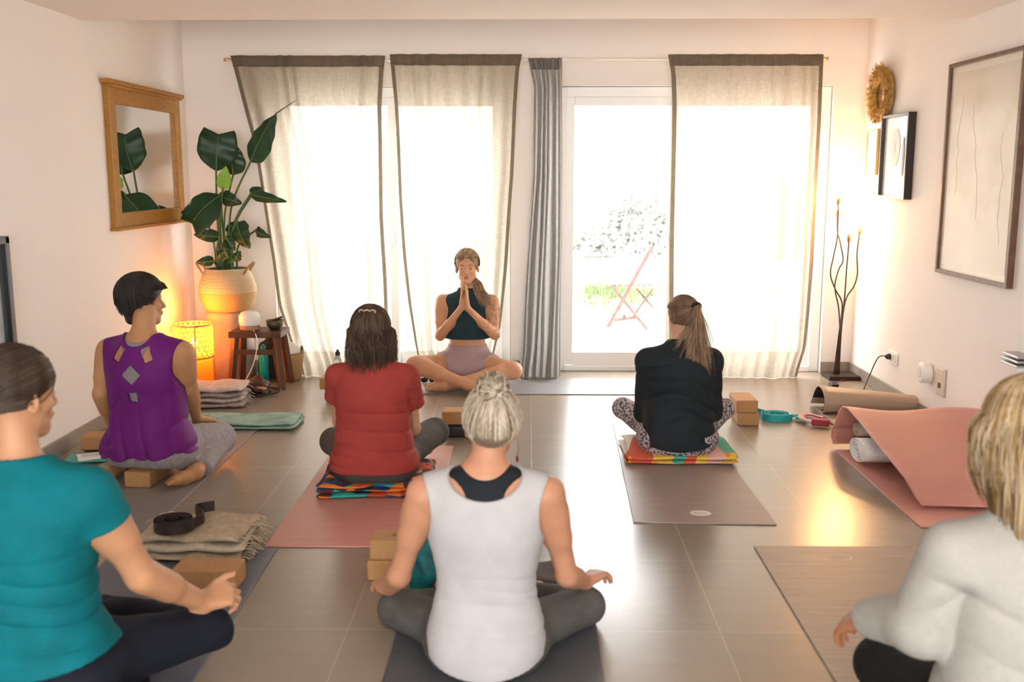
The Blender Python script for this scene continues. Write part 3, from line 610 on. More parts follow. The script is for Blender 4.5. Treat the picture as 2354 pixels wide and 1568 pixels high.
def ymat(label, quad, m, th=.006, logo=None, group=None, logocol=None, filled=False):
    c = sum((Vector((q[0], q[1], 0)) for q in quad), Vector())/4
    root = empty('yoga_mat', c, label, 'yoga mat', group)
    n = 16; A, B, Cc, D = [Vector((q[0], q[1], 0)) for q in quad]
    def top(u, v, z): p = (A*(1-u)+B*u)*(1-v)+(D*(1-u)+Cc*u)*v; return Vector((p.x, p.y, z))
    MB().prism([top(0, 0, 0), top(1, 0, 0), top(1, 1, 0), top(0, 1, 0)], .0006, th).build('mat_body', m, root, bevel=.002)
    if logo:
        lp = Vector(logo)
        mb = MB(); k = 40
        lm = logocol or mat('logo_print', (.62, .57, .54, 1), .5)
        vs = []
        for i in range(k):
            a = 2*PI*i/k
            vs.append(lp+Vector((.046*math.cos(a), .036*math.sin(a), th+.0006)))
        for i in range(k):
            a = 2*PI*i/k
            vs.append(lp+Vector(((.039 if not filled else .0)*math.cos(a), (.029 if not filled else .0)*math.sin(a), th+.0006)))
        mb.add(vs, [(i, (i+1) % k, k+(i+1) % k, k+i) for i in range(k)])
        if not filled: letters(mb, lp, th)
        lo_ = mb.build('logo', lm, root)
        if filled: mb = MB(); letters(mb, lp, th+.0004); mb.build('logo_lettering', m, lo_)
    return root
m_grey = mat_mat('mat_grey', (.21, .195, .18)); m_pink = mat_mat('mat_pink', (.50, .22, .185), (2, 40, 1), .08); m_taupe = mat_mat('mat_taupe', (.30, .24, .22)); m_blue = mat_mat('mat_blue_grey', (.105, .115, .15)); m_char = mat_mat('mat_charcoal', (.07, .075, .085)); m_dk = mat_mat('mat_dark_grey', (.20, .195, .195)); m_ftaupe = mat_mat('mat_light_taupe', (.29, .245, .215), (2, 30, 1))
ymat('long grey yoga mat under the kneeling woman in the purple top', [(-2.16, 3.72), (-1.548, 3.72), (-1.555, 5.66), (-2.16, 5.66)], m_grey)
ymat('pink yoga mat under the woman in the red shirt', [(-1.034, 3.72), (-.40, 3.72), (-.40, 5.2), (-1.034, 5.2)], m_pink, .007)
ymat('taupe yoga mat with oval logo under the woman in the black jacket', [(.446, 4.02), (1.043, 4.0), (1.02, 5.75), (.50, 5.75)], m_taupe, logo=(G(1610, 1183).x, G(1610, 1183).y, 0), logocol=mat('logo_white', (.72, .68, .66, 1), .5), filled=True)
ymat('light taupe yoga mat with faint oval logo under the blonde woman at right', [(.892, 1.2), (1.55, 1.2), (1.55, 3.755), (.892, 3.755)], m_ftaupe, logo=(G(1931, 1284).x, G(1931, 1284).y, 0), logocol=mat('logo_faint', (.45, .41, .38, 1), .5))
ymat('blue grey yoga mat under the woman in the teal shirt', [(-1.60, 1.9), (-.955, 1.9), (-.98, 3.70), (-1.60, 3.70)], m_blue, .007)
ymat('charcoal yoga mat under the woman in the white tank top', [(-.42, 1.7), (.225, 1.7), (.225, 3.42), (-.42, 3.42)], m_char, .006)
ymat('dark grey yoga mat laid crosswise under the instructor', [(-1.02, 6.49), (.80, 6.49), (.80, 7.02), (-1.02, 7.02)], m_dk, .006)

# ================================================================ cork blocks
def cork_mat():
    m, nt, N, L, b = nodes_of('cork'); tc = N.new('ShaderNodeTexCoord'); v = N.new('ShaderNodeTexVoronoi'); v.inputs['Scale'].default_value = 300; L.new(tc.outputs['Object'], v.inputs[0])
    cr = N.new('ShaderNodeValToRGB'); e = cr.color_ramp.elements; e[0].color = (.40, .21, .085, 1); e[1].color = (.48, .265, .11, 1); q = e.new(.08); q.color = (.36, .18, .07, 1); L.new(v.outputs['Color'], cr.inputs[0]); L.new(cr.outputs[0], b.inputs['Base Color']); b.inputs['Roughness'].default_value = .75; return m
cork = cork_mat()
def block0():
    o = MB().box((0, 0, .0375), (.23, .125, .075)).build('cork_block', cork, None, bevel=.007, seg=3); return o
B0 = block0(); B0used = [False]
stampm = mat('stamp_ink', (.14, .07, .035, 1), .6)
def block(loc, label, rot=0, group=None, flat=True, stamp=False):
    o = B0 if not B0used[0] else B0.copy()
    if B0used[0]: C.objects.link(o)
    B0used[0] = True; o.location = loc; o.rotation_euler = (0, 0, rot) if flat else (PI/2, 0, rot)
    tag(o, label, 'yoga block', group)
    return o
g2 = G(742, 923); bx = g2.x+.115
block((bx+.02, g2.y+.07, .001), 'lower cork block of the pair left of the woman in red'); block((bx-.02, g2.y+.07, .0765), 'upper cork block of the pair left of the woman in red')
g3 = G(1078, 1008)
o = MB().box((0, 0, .035), (.22, .14, .07)).build('folded_pouch', mat('black_pouch', (.018, .02, .026, 1), .7), bevel=.02, seg=4); o.location = (G(1078, 1008).x-.02, G(1078, 1008).y+.08, .001); tag(o, 'black cloth pouch under a cork block, beyond the grey-haired woman', 'pouch')
block((o.location.x-.015, o.location.y, .0725), 'cork block resting on the black pouch', .0)
g4 = G(1722, 979); block((g4.x+.0, g4.y+.11, .001), 'lower cork block of the pair beside the teal strap', PI/2-.05); block((g4.x-.015, g4.y+.112, .0765), 'upper cork block of the pair beside the teal strap', PI/2)
g5 = G(890, 1332); block((g5.x+.045, g5.y+.045, .001), 'lower cork block of the pair on the floor before the pink mat'); ub = block((g5.x+.055, g5.y+.05, .0765), 'upper cork block of the pair before the pink mat, with stamped mark')
st = MB()
for i, (dx, w_) in enumerate(((-.012, .010), (.004, .012), (.022, .010))):
    st.tube([Vector((dx+w_*.6*math.cos(a*PI/6), .010*math.sin(a*PI/6), .0758)) for a in range(13)], .0016, 4, caps=False)
    st.box((dx, 0, .0758), (.003, .014, .0008))
st.build('stamp', stampm); so = bpy.data.objects['stamp']; so.parent = ub; so.location = (-.02, -.005, 0)
block((-1.815, 4.56, .0065), 'cork block under the kneeling woman in purple', 1.5)
bpy.context.view_layer.update()
g6 = G(215, 1040); block((g6.x+.04, g6.y+.08, .0065), 'cork block by the left wall, left of the kneeling woman', .1)
g7 = G(474, 1366); block((g7.x-.01, g7.y+.07, .008), 'cork block on the blue grey mat in front of the beige blanket', -.03)
# beige blanket with coiled dark belt
bgb = mat('beige_blanket', (.42, .34, .24, 1), .95, noise=.12, nscale=30, bump=.4, bscale=120)
bgb2 = mat('cream_blanket', (.50, .43, .33, 1), .95, noise=.12, nscale=30, bump=.4, bscale=120)
gx = G(450, 1300)
folded('folded_blanket', 'beige folded blanket with fringed ends, dark belt coiled on top', 'blanket', gx+Vector((-.03, .16, .008)), (.40, .30, .10), .0, [bgb, bgb2], 3, 9, fringe=2)
def coil(name, label, c, r0, r1, turns, h, th, m, cat='strap', sx=1.0, tail=None, axis='Z'):
    root = empty(name, c, label, cat); pts = []; n = int(turns*28)
    mb = MB(); vs = []
    for i in range(n+1):
        a = 2*PI*i/28; r = r0+(r1-r0)*i/n
        for q in (0, 1):
            for rr_ in (r, r+th): vs.append(Vector(c)+Vector((rr_*math.cos(a)*sx, rr_*math.sin(a), q*h)))
    fs = []
    for i in range(n):
        b = i*4; e = b+4; fs += [(b, e, e+2, b+2), (b+1, b+3, e+3, e+1), (b+2, e+2, e+3, b+3), (b, b+1, e+1, e)]
    mb.add(vs, fs)
    mb.build('coiled_webbing', m, root, smooth=False)
    if tail:
        tp = spline(tail, 8)
        MB().grid(lambda u, v: tp[min(len(tp)-1, int(v*(len(tp)-1)))]+Vector((0, 0, u*h)), 1, len(tp)-1).build('loose_end', m, root, solid=.003)
    return root
dkb = mat('dark_brown_belt', (.022, .014, .012, 1), .5)
cb = P(398, 1245, 3.60); zc = .112
coil('yoga_strap', 'dark brown yoga belt coiled on the beige folded blanket', Vector((cb.x, 3.62, zc)), .035, .075, 4, .042, .004, dkb, tail=[Vector((cb.x+.075, 3.62, zc)), Vector((cb.x+.09, 3.70, zc)), Vector((cb.x+.03, 3.78, zc)), Vector((cb.x+.09, 3.83, zc))])
tl = mat('teal_webbing', (.01, .34, .38, 1), .5)
g8 = G(1788, 968)
coil('yoga_strap', 'teal yoga strap loosely coiled on the floor beside cork blocks', g8+Vector((.0, .05, .001)), .03, .075, 3, .038, .004, tl, sx=1.25, tail=[g8+Vector((-.04, .10, 0)), g8+Vector((-.09, .18, 0)), g8+Vector((-.13, .24, 0)), g8+Vector((-.08, .27, 0))])
g9 = g8+Vector((.135, .05, .001)); o = MB().tube(spline([g9+Vector((-.05, .0, .018)), g9+Vector((-.0, .02, .018)), g9+Vector((.04, -.01, .02)), g9+Vector((.02, -.05, .018)), g9+Vector((-.03, -.04, .018))], 5), .018, 8, flat=.5).build('strap_bundle', tl, smooth=True); tag(o, 'small bunched teal strap end lying right of the teal coil', 'strap')

# ================================================================ right-hand mats and bolster
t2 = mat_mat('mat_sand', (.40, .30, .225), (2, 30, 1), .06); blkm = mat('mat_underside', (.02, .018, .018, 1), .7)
gA, gB = G(1893, 948), G(2060, 948)
root = empty('yoga_mat', (2.0, 6.0, 0), 'sand coloured yoga mat folded over itself near the right wall', 'yoga mat')
# flat part under, with a loose roll on top
def fold(u, v):
    x = 1.80+.0*v+u*.50; a = v
    if a < .28: t = a/.28; y = 5.42+t*.62; z = .004+.004*math.sin(u*7)
    elif a < .62: t = (a-.28)/.34; an = -PI/2+PI*t; y = 6.06+.075*math.cos(an)+.12*t*0; z = .075+.072*math.sin(an)
    else: t = (a-.62)/.38; y = 6.05-.18*t; z = .147-.125*t**1.4
    z *= 1-.35*u**2
    return Vector((x, y+.03*u, z+.002))
def fold2(u, v):
    x = 1.82+u*.53-.02*v
    a = v*PI*1.35-.35*PI
    return Vector((x-.03*(1-v), 6.10+.10*math.cos(a)*(1+.3*v), .098+.095*math.sin(a)*(1-.25*u)))
MB().grid(lambda u, v: Vector((1.80+u*.50, 5.30+v*.85, .004)), 6, 10).build('mat_body', t2, root, solid=.005)
pf = [(0, .008), (-.06, .01), (-.09, .03), (-.10, .07), (-.085, .11), (-.05, .14), (0, .155), (.05, .155), (.1, .13), (.14, .09), (.17, .05), (.20, .012)]
def roll(u, v):
    t = v*(len(pf)-1); i = min(len(pf)-2, int(t)); f_ = t-i; y = pf[i][0]*(1-f_)+pf[i+1][0]*f_; z = pf[i][1]*(1-f_)+pf[i+1][1]*f_
    k2 = 1-.35*u; return Vector((1.80+u*.62+.0*y, 6.02+y*k2-.02*u, .004+z*k2))
MB().grid(roll, 14, 40).build('rolled_flap', t2, root, smooth=True, solid=.006)
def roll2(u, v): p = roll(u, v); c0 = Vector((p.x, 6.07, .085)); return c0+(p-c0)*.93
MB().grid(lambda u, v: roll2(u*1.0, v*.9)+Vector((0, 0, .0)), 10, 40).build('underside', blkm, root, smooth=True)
rd = mat('red_webbing', (.33, .02, .045, 1), .5); pkw = mat('pink_webbing', (.62, .36, .35, 1), .6); bkw = mat('black_webbing', (.012, .012, .015, 1), .5)
ga = G(1885, 985)
root = empty('yoga_strap', ga, 'red and pink yoga strap bundled at the end of the sand mat', 'strap')
MB().box(ga+Vector((.01, .03, .028)), (.10, .035, .04), rot=-.25).build('red_bundle', rd, root, bevel=.008)
MB().tube(spline([ga+Vector((-.03, .05, .025)), ga+Vector((-.05, .09, .025)), ga+Vector((-.07, .15, .03)), ga+Vector((-.04, .17, .04)), ga+Vector((-.0, .11, .04)), ga+Vector((.03, .06, .045))], 8), .02, 8, flat=.45).build('pink_loop', pkw, root, smooth=True)
MB().tube(spline([ga+Vector((-.05, .12, .05)), ga+Vector((-.02, .09, .055)), ga+Vector((.02, .05, .05))], 6), .008, 6, flat=.5).build('red_stripe', rd, root, smooth=True)
o = MB().tube(spline([ga+Vector((.05, .05, .03)), ga+Vector((.09, .0, .02)), ga+Vector((.16, -.06, .014)), ga+Vector((.25, -.09, .012))], 8), .014, 8, flat=.35).build('yoga_strap', bkw, smooth=True); tag(o, 'thin black strap running from red strap to pink mat', 'strap')
# pink mat draped over bolster
pk2 = mat_mat('mat_rose', (.58, .255, .21), (2, 8, 1), .04)
X0, X1 = 1.635, 2.34
ymat('flat rose pink yoga mat on floor by the right wall', [(X0, 3.98), (X1, 3.98), (X1, 5.16), (X0, 5.16)], pk2, .006)
root = empty('yoga_mat', (2.0, 4.7, .01), 'rose pink mat draped as a tent over rolled white and beige cloths', 'yoga mat')
ppx = [(1958, 1022), (1972, 966), (2150, 1166)]
prof = [(5.20, .02), (5.24, .05), (5.235, .09), (5.19, .12), (5.14, .19), (5.10, .235), (5.05, .24), (4.9, .215), (4.7, .175), (4.5, .135), (4.36, .10), (4.25, .045), (4.2, .016)]
def drape(u, v):
    t = v*(len(prof)-1); i = min(len(prof)-2, int(t)); f_ = t-i; y = prof[i][0]*(1-f_)+prof[i+1][0]*f_; z = prof[i][1]*(1-f_)+prof[i+1][1]*f_
    x = X0+u*(X1-X0)+.13*max(0, v-.35)*(1-u); z += .012*math.sin(u*7+v*5)*(v*(1-v)*4); y -= .05*u*v
    return Vector((x, y, .008+z))
MB().grid(drape, 24, 60).build('draped_mat', pk2, root, smooth=True, solid=.007)
def rollcloth(name, label, cat, a, b, r, m, turns=3, sq=.75):
    a = Vector(a); b = Vector(b); ax = (b-a); L = ax.length; ax.normalize(); sd = ax.cross(Vector((0, 0, 1))).normalized()
    root = empty(name, (a+b)/2, label, cat)
    def f(u, v):
        an = u*2*PI*turns; rr = r*(1-.82*u*1.0); rr *= (1+.05*math.sin(an*2.3)+.03*math.sin(v*8))
        return a+ax*(L*v)+sd*(rr*math.cos(an)*1.15)+Vector((0, 0, r*sq+rr*math.sin(an)*sq))
    MB().grid(f, turns*22, 12).build('rolled_cloth', m, root, smooth=True, solid=.006); return root
whc = mat('white_towel', (.78, .76, .74, 1), .95, bump=.5, bscale=90)
rollcloth('rolled_towel', 'white rolled towel tucked under the draped pink mat', 'towel', (1.66, 4.90, .012), (2.2, 4.90, .012), .10, whc, 4, .62)
rollcloth('rolled_blanket', 'beige rolled blanket under the pink mat, behind the white towel', 'blanket', (1.72, 5.10, .09), (2.28, 5.10, .09), .055, bgb2, 3, .7)

# items by the centre woman and by the wall
tb = mat('teal_fabric', (.0, .15, .17, 1), .6, noise=.5, nscale=14)
q = P(985, 1300, 3.3); o = blob('cloth_bag', (q.x-.0, 3.32, 0), (.075, .06, .13), tb, None, 8, .1, 4); tag(o, 'teal patterned cloth bag beside the grey-haired woman\'s left elbow', 'bag')
folded('folded_blanket', 'grey blanket in front of the grey-haired woman, partly hidden by her', 'blanket', (.02, 3.33, .008), (.30, .2, .07), .1, [mat('dark_mauve', (.09, .07, .075, 1), .9), bgb2], 3, 12)
folded('folded_towel', 'pale pink towel beside the teal bag, mostly hidden by the grey-haired woman', 'towel', (-.24, 3.22, .008), (.14, .16, .045), .3, [mat('blush_towel', (.55, .40, .37, 1), .9), mat('dark_mauve2', (.05, .04, .045, 1), .9)], 2, 13)
q = G(200, 1060); root = empty('notebook', (q.x, q.y+.02, .008), 'teal notebook with a white page on the mat near the left wall', 'notebook')
MB().box((q.x, q.y+.02, .014), (.20, .15, .012), rot=.2).build('cover', mat('teal_cover', (.05, .33, .32, 1), .5), root, bevel=.002)
MB().box((q.x+.03, q.y+.01, .024), (.15, .12, .006), rot=.5).build('page', paper, root)
o = MB().tube([Vector((q.x-.02, q.y-.02, .034)), Vector((q.x+.08, q.y+.05, .034))], .004, 8).build('pen', mat('pen_grey', (.5, .55, .58, 1), .3)); tag(o, 'thin pale pen lying on the open notebook', 'pen')
q = G(243, 965); o = MB().box((q.x-.02, q.y+.05, .028), (.12, .14, .05), rot=.1).build('folded_cloth', mat('dark_teal_cloth', (.02, .12, .13, 1), .8), bevel=.012); tag(o, 'dark teal folded cloth against the left wall behind the woman in purple', 'cloth')
# instructor's phone and keys
q = G(985, 882); root = empty('sunglasses', (q.x, q.y, .008), 'dark sunglasses on the instructor\'s mat near her knee', 'sunglasses')
for s_ in (-.03, .03): MB().sphere((q.x+s_, q.y, .026), (.026, .008, .018), 14, 8).build('lens', dark, root, smooth=True)
MB().tube([(q.x-.012, q.y, .032), (q.x, q.y, .034), (q.x+.012, q.y, .032)], .003, 6).build('bridge', dark, root)
for s_ in (-.056, .056): MB().tube([(q.x+s_, q.y, .032), (q.x+s_, q.y+.09, .028), (q.x+s_*.9, q.y+.12, .012)], .003, 6).build('temple_arm', dark, root)
o = MB().box((q.x+.13, q.y+.02, .0115), (.14, .07, .009), rot=.3).build('phone', dark, bevel=.003); tag(o, 'black phone lying on the dark mat beside the sunglasses', 'phone')

# blankets under the seated women
def pattern(name, cols, sc_, seed=0):
    m, nt, N, L, b = nodes_of(name); tc = N.new('ShaderNodeTexCoord'); mp = N.new('ShaderNodeMapping'); mp.inputs['Scale'].default_value = sc_; mp.inputs['Location'].default_value = (seed, seed*.7, 0); L.new(tc.outputs['Object'], mp.inputs[0])
    v = N.new('ShaderNodeTexVoronoi'); v.inputs['Scale'].default_value = 1; v.inputs['Randomness'].default_value = .8; L.new(mp.outputs[0], v.inputs[0])
    sp = N.new('ShaderNodeSeparateColor'); L.new(v.outputs['Color'], sp.inputs[0]); cr = N.new('ShaderNodeValToRGB'); cr.color_ramp.interpolation = 'CONSTANT'; e = cr.color_ramp.elements; n = len(cols)
    e[0].color = cols[0]; e[0].position = 0; e[1].position = 1/n; e[1].color = cols[1]
    for i in range(2, n): q = e.new(i/n); q.color = cols[i]
    L.new(sp.outputs[0], cr.inputs[0]); L.new(cr.outputs[0], b.inputs['Base Color']); b.inputs['Roughness'].default_value = .9; return m
pa = pattern('aztec_pattern', [(.55, .08, .01, 1), (.02, .28, .26, 1), (.03, .025, .05, 1), (.02, .06, .2, 1), (.7, .17, .02, 1), (.10, .02, .02, 1), (.45, .28, .1, 1), (.03, .02, .03, 1)], (16, 16, 42))
px_ = P(865, 1120, 4.4).x
folded('folded_blanket', 'multicoloured patterned folded blanket under the woman in red', 'blanket', (px_+.0, 4.53, .008), (.52, .46, .062), .06, [pa, pa], 3, 31, amp=.004)
pb_ = pattern('orange_pattern', [(.62, .10, .05, 1), (.78, .30, .02, 1), (.72, .42, .38, 1), (.08, .38, .30, 1), (.75, .68, .62, 1), (.50, .04, .05, 1), (.75, .48, .08, 1)], (11, 3, 7), 3)
px_ = P(1563, 1060, 4.9).x
folded('folded_blanket', 'orange and pink patterned folded blanket under the woman in the black jacket', 'blanket', (px_+.0, 5.06, .007), (.56, .46, .052), 0, [pb_, pb_], 2, 33, amp=.003)
# ================================================================ implicit-surface modelling of bodies and clothes
F32 = np.float32
def _v(a): return np.array(a, dtype=F32)
def smin(a, b, k):
    if k <= 0: return np.minimum(a, b)
    h = np.maximum(k-np.abs(a-b), 0)/k
    return np.minimum(a, b)-h*h*k*.25
def cone(a, b, r1, r2):
    a = _v(a); b = _v(b); ba = b-a; l2 = float(ba @ ba) or 1e-9
    def f(p):
        pa = p-a; h = np.clip((pa @ ba)/l2, 0, 1)
        q = pa-h[..., None]*ba; return np.sqrt((q*q).sum(-1))-(r1+(r2-r1)*h)
    m = max(r1, r2); return f, np.minimum(a, b)-m, np.maximum(a, b)+m
def ell(c, r, R=None):
    c = _v(c); r = _v(r); Rm = np.eye(3, dtype=F32) if R is None else np.array(R, dtype=F32)
    def f(p):
        q = (p-c) @ Rm; k0 = np.sqrt(((q/r)**2).sum(-1)); k1 = np.sqrt(((q/(r*r))**2).sum(-1))+1e-6
        return k0*(k0-1)/k1
    m = float(max(r)) if R is not None else r; return f, c-m, c+m
def boxp(c, h, R=None, rd=.004):
    c = _v(c); h = _v(h); Rm = np.eye(3, dtype=F32) if R is None else np.array(R, dtype=F32)
    def f(p):
        q = np.abs((p-c) @ Rm)-h+rd; return np.sqrt((np.maximum(q, 0)**2).sum(-1))+np.minimum(q.max(-1), 0)-rd
    m = float(np.sqrt((h*h).sum())); return f, c-m, c+m
def loft(keys, inf=0.0, n=2.3):
    """torso as elliptical sections: (z, cx, cy, half width, half depth)"""
    K = np.array(keys, dtype=float); zs = np.linspace(K[0, 0], K[-1, 0], 120); cols = []
    for j in range(1, 5):
        m = np.gradient(K[:, j], K[:, 0]); out = np.empty_like(zs)
        for q, z in enumerate(zs):
            i = min(len(K)-2, max(0, int(np.searchsorted(K[:, 0], z)-1))); h = K[i+1, 0]-K[i, 0]; t = (z-K[i, 0])/h
            out[q] = (2*t**3-3*t**2+1)*K[i, j]+(t**3-2*t*t+t)*h*m[i]+(-2*t**3+3*t*t)*K[i+1, j]+(t**3-t*t)*h*m[i+1]
        cols.append(out)
    cols[2] = np.maximum(cols[2], .02)+inf; cols[3] = np.maximum(cols[3], .02)+inf
    z0, z1 = K[0, 0]-inf, K[-1, 0]+inf
    def f(p):
        z = p[..., 2]; cx, cy, wx, wy = [np.interp(z, zs, c).astype(F32) for c in cols]
        q = (np.abs((p[..., 0]-cx)/wx)**n+np.abs((p[..., 1]-cy)/wy)**n)**(1/n)
        d = (q-1)*np.minimum(wx, wy); e = np.maximum(z0-z, z-z1); k = .03
        h = np.maximum(k-np.abs(d-e), 0)/k
        return np.maximum(d, e)+h*h*k*.25
    W = K[:, 3].max()+inf+.02; D = K[:, 4].max()+inf+.02
    lo = np.array([K[:, 1].min()-W, K[:, 2].min()-D, z0-.01], F32); hi = np.array([K[:, 1].max()+W, K[:, 2].max()+D, z1+.01], F32)
    return f, lo, hi
class Sdf:
    def __init__(s): s.items = []; s.disp = None; s.dmax = 0
    def add(s, prim, k=.02): s.items.append((prim[0], prim[1], prim[2], k, 'u')); return s
    def cut(s, prim, k=0): s.items.append((prim[0], prim[1], prim[2], k, 'c')); return s
    def clip(s, nrm, pt, k=0):          # keep the side where nrm.(p-pt) < 0
        n = _v(nrm); n = n/np.linalg.norm(n); q = _v(pt); s.items.append((lambda p: (p-q) @ n, None, None, k, 'i')); return s
    def clipf(s, f): s.items.append((f, None, None, 0, 'i')); return s
    def prim(s, pad=.0):
        lo = np.min([i[1] for i in s.items if i[4] == 'u'], 0); hi = np.max([i[2] for i in s.items if i[4] == 'u'], 0)
        def f(p):
            acc = None
            for (fn, a, b, k, op) in s.items:
                d = fn(p)
                if acc is None: acc = d
                elif op == 'u': acc = smin(acc, d, k)
                elif op == 'c': acc = np.maximum(acc, -d)
                else: acc = np.maximum(acc, d)
            return acc
        return f, lo-pad, hi+pad
    def _eval(s, pts, blo, bhi):
        acc = np.full(pts.shape[:-1], 1.0, F32)
        for (fn, a, b, k, op) in s.items:
            if a is None: m = np.arange(len(pts))
            else: mg = k+.03; m = np.nonzero(((bhi > a-mg) & (blo < b+mg)).all(1))[0]
            if not len(m): continue
            d = fn(pts[m]).astype(F32)
            if op == 'u': acc[m] = smin(acc[m], d, k)
            elif op == 'c': acc[m] = np.maximum(acc[m], -d)
            else: acc[m] = np.maximum(acc[m], d)
        if s.disp is not None:
            acc = acc+s.disp(pts).astype(F32)
        return acc
    def mesh(s, h):
        U = [i for i in s.items if i[4] == 'u']
        lo = np.min([i[1] for i in U], 0)-3*h-s.dmax-.01; hi = np.max([i[2] for i in U], 0)+3*h+s.dmax+.01
        B = 8; nb = np.ceil((hi-lo)/(h*B)).astype(int)+1
        ii = np.stack(np.meshgrid(*[np.arange(n) for n in nb], indexing='ij'), -1).reshape(-1, 3)
        blo = (lo+ii*B*h).astype(F32); bhi = blo+F32(B*h)
        cen = ((blo+bhi)/2)[:, None, :]
        dc = s._eval(cen, blo, bhi)[:, 0]
        r = h*B*.87+s.dmax
        near = np.abs(dc) < r*1.15+.012
        D = np.where(dc < 0, -1, 1).astype(F32).reshape(nb)
        D = np.repeat(np.repeat(np.repeat(D, B, 0), B, 1), B, 2)
        g = (np.stack(np.meshgrid(*[np.arange(B)]*3, indexing='ij'), -1).reshape(-1, 3)*h).astype(F32)
        idx = np.nonzero(near)[0]
        D6 = D.reshape(nb[0], B, nb[1], B, nb[2], B)
        for c0 in range(0, len(idx), 1500):
            q = idx[c0:c0+1500]; pts = blo[q][:, None, :]+g[None]
            val = s._eval(pts, blo[q], bhi[q]).reshape(-1, B, B, B)
            a = ii[q]; D6[a[:, 0], :, a[:, 1], :, a[:, 2], :] = val
        D = D6.reshape(nb*B)
        S = D < 0
        cnt = np.zeros(tuple(np.array(S.shape)-1), np.int8)
        for a in (0, 1):
            for b in (0, 1):
                for c in (0, 1): cnt += S[a:S.shape[0]-1+a, b:S.shape[1]-1+b, c:S.shape[2]-1+c]
        act = np.argwhere((cnt > 0) & (cnt < 8))
        offs = np.array([(a, b, c) for a in (0, 1) for b in (0, 1) for c in (0, 1)])
        V = np.stack([D[act[:, 0]+o[0], act[:, 1]+o[1], act[:, 2]+o[2]] for o in offs], 1)
        pos = np.zeros((len(act), 3)); n = np.zeros(len(act))
        for i in range(8):
            for j in range(i+1, 8):
                if np.abs(offs[i]-offs[j]).sum() != 1: continue
                m = (V[:, i] < 0) != (V[:, j] < 0); den = V[:, i]-V[:, j]; t = np.where(m, V[:, i]/np.where(den == 0, 1, den), 0)
                pos += m[:, None]*(offs[i]+(offs[j]-offs[i])*t[:, None]); n += m
        verts = lo+(act+pos/n[:, None])*h
        vid = np.full(cnt.shape, -1, np.int32); vid[act[:, 0], act[:, 1], act[:, 2]] = np.arange(len(act))
        faces = []
        for ax in range(3):
            o1, o2 = [(1, 2), (2, 0), (0, 1)][ax]
            sl0 = [slice(1, -1)]*3; sl1 = [slice(1, -1)]*3; sl0[ax] = slice(0, -1); sl1[ax] = slice(1, None)
            A = S[tuple(sl0)]; Bq = S[tuple(sl1)]; e = np.argwhere(A != Bq)
            inside = A[e[:, 0], e[:, 1], e[:, 2]]
            base = e.copy(); base[:, o1] += 1; base[:, o2] += 1
            def cell(d1, d2):
                q = base.copy(); q[:, o1] -= d1; q[:, o2] -= d2; return vid[q[:, 0], q[:, 1], q[:, 2]]
            f = np.stack([cell(1, 1), cell(0, 1), cell(0, 0), cell(1, 0)], 1)
            f = np.where(inside[:, None], f, f[:, ::-1]); faces.append(f)
        F = np.concatenate(faces); F = F[(F >= 0).all(1)]
        return verts, F
def sdf_obj(name, sdf, h, m, parent, smooth_it=1):
    v, f = sdf.mesh(h)
    for _ in range(smooth_it):          # light relaxation
        acc = np.zeros_like(v); c = np.zeros(len(v))
        for a, b in ((0, 1), (1, 2), (2, 3), (3, 0)):
            for p, q in ((a, b), (b, a)):
                acc += np.stack([np.bincount(f[:, p], v[f[:, q], k], len(v)) for k in range(3)], 1); c += np.bincount(f[:, p], minlength=len(v))
        c[c == 0] = 1; v = v*.5+acc/c[:, None]*.5
    me = bpy.data.meshes.new(name); me.vertices.add(len(v)); me.vertices.foreach_set('co', v.astype(F32).ravel())
    me.loops.add(len(f)*4); me.loops.foreach_set('vertex_index', f.astype(np.int32).ravel())
    me.polygons.add(len(f)); me.polygons.foreach_set('loop_start', np.arange(0, len(f)*4, 4, dtype=np.int32))
    try: me.polygons.foreach_set('loop_total', np.full(len(f), 4, np.int32))
    except Exception: pass
    me.update(calc_edges=True); me.validate()
    me.polygons.foreach_set('use_smooth', [True]*len(me.polygons))
    o = bpy.data.objects.new(name, me); C.objects.link(o)
    for q in (m if isinstance(m, (list, tuple)) else [m]): me.materials.append(q)
    o.parent = parent; return o
def lobj(mb, name, m, parent, **k):          # local-space child of a figure
    o = mb.build(name, m, None, **k); o.parent = parent; return o

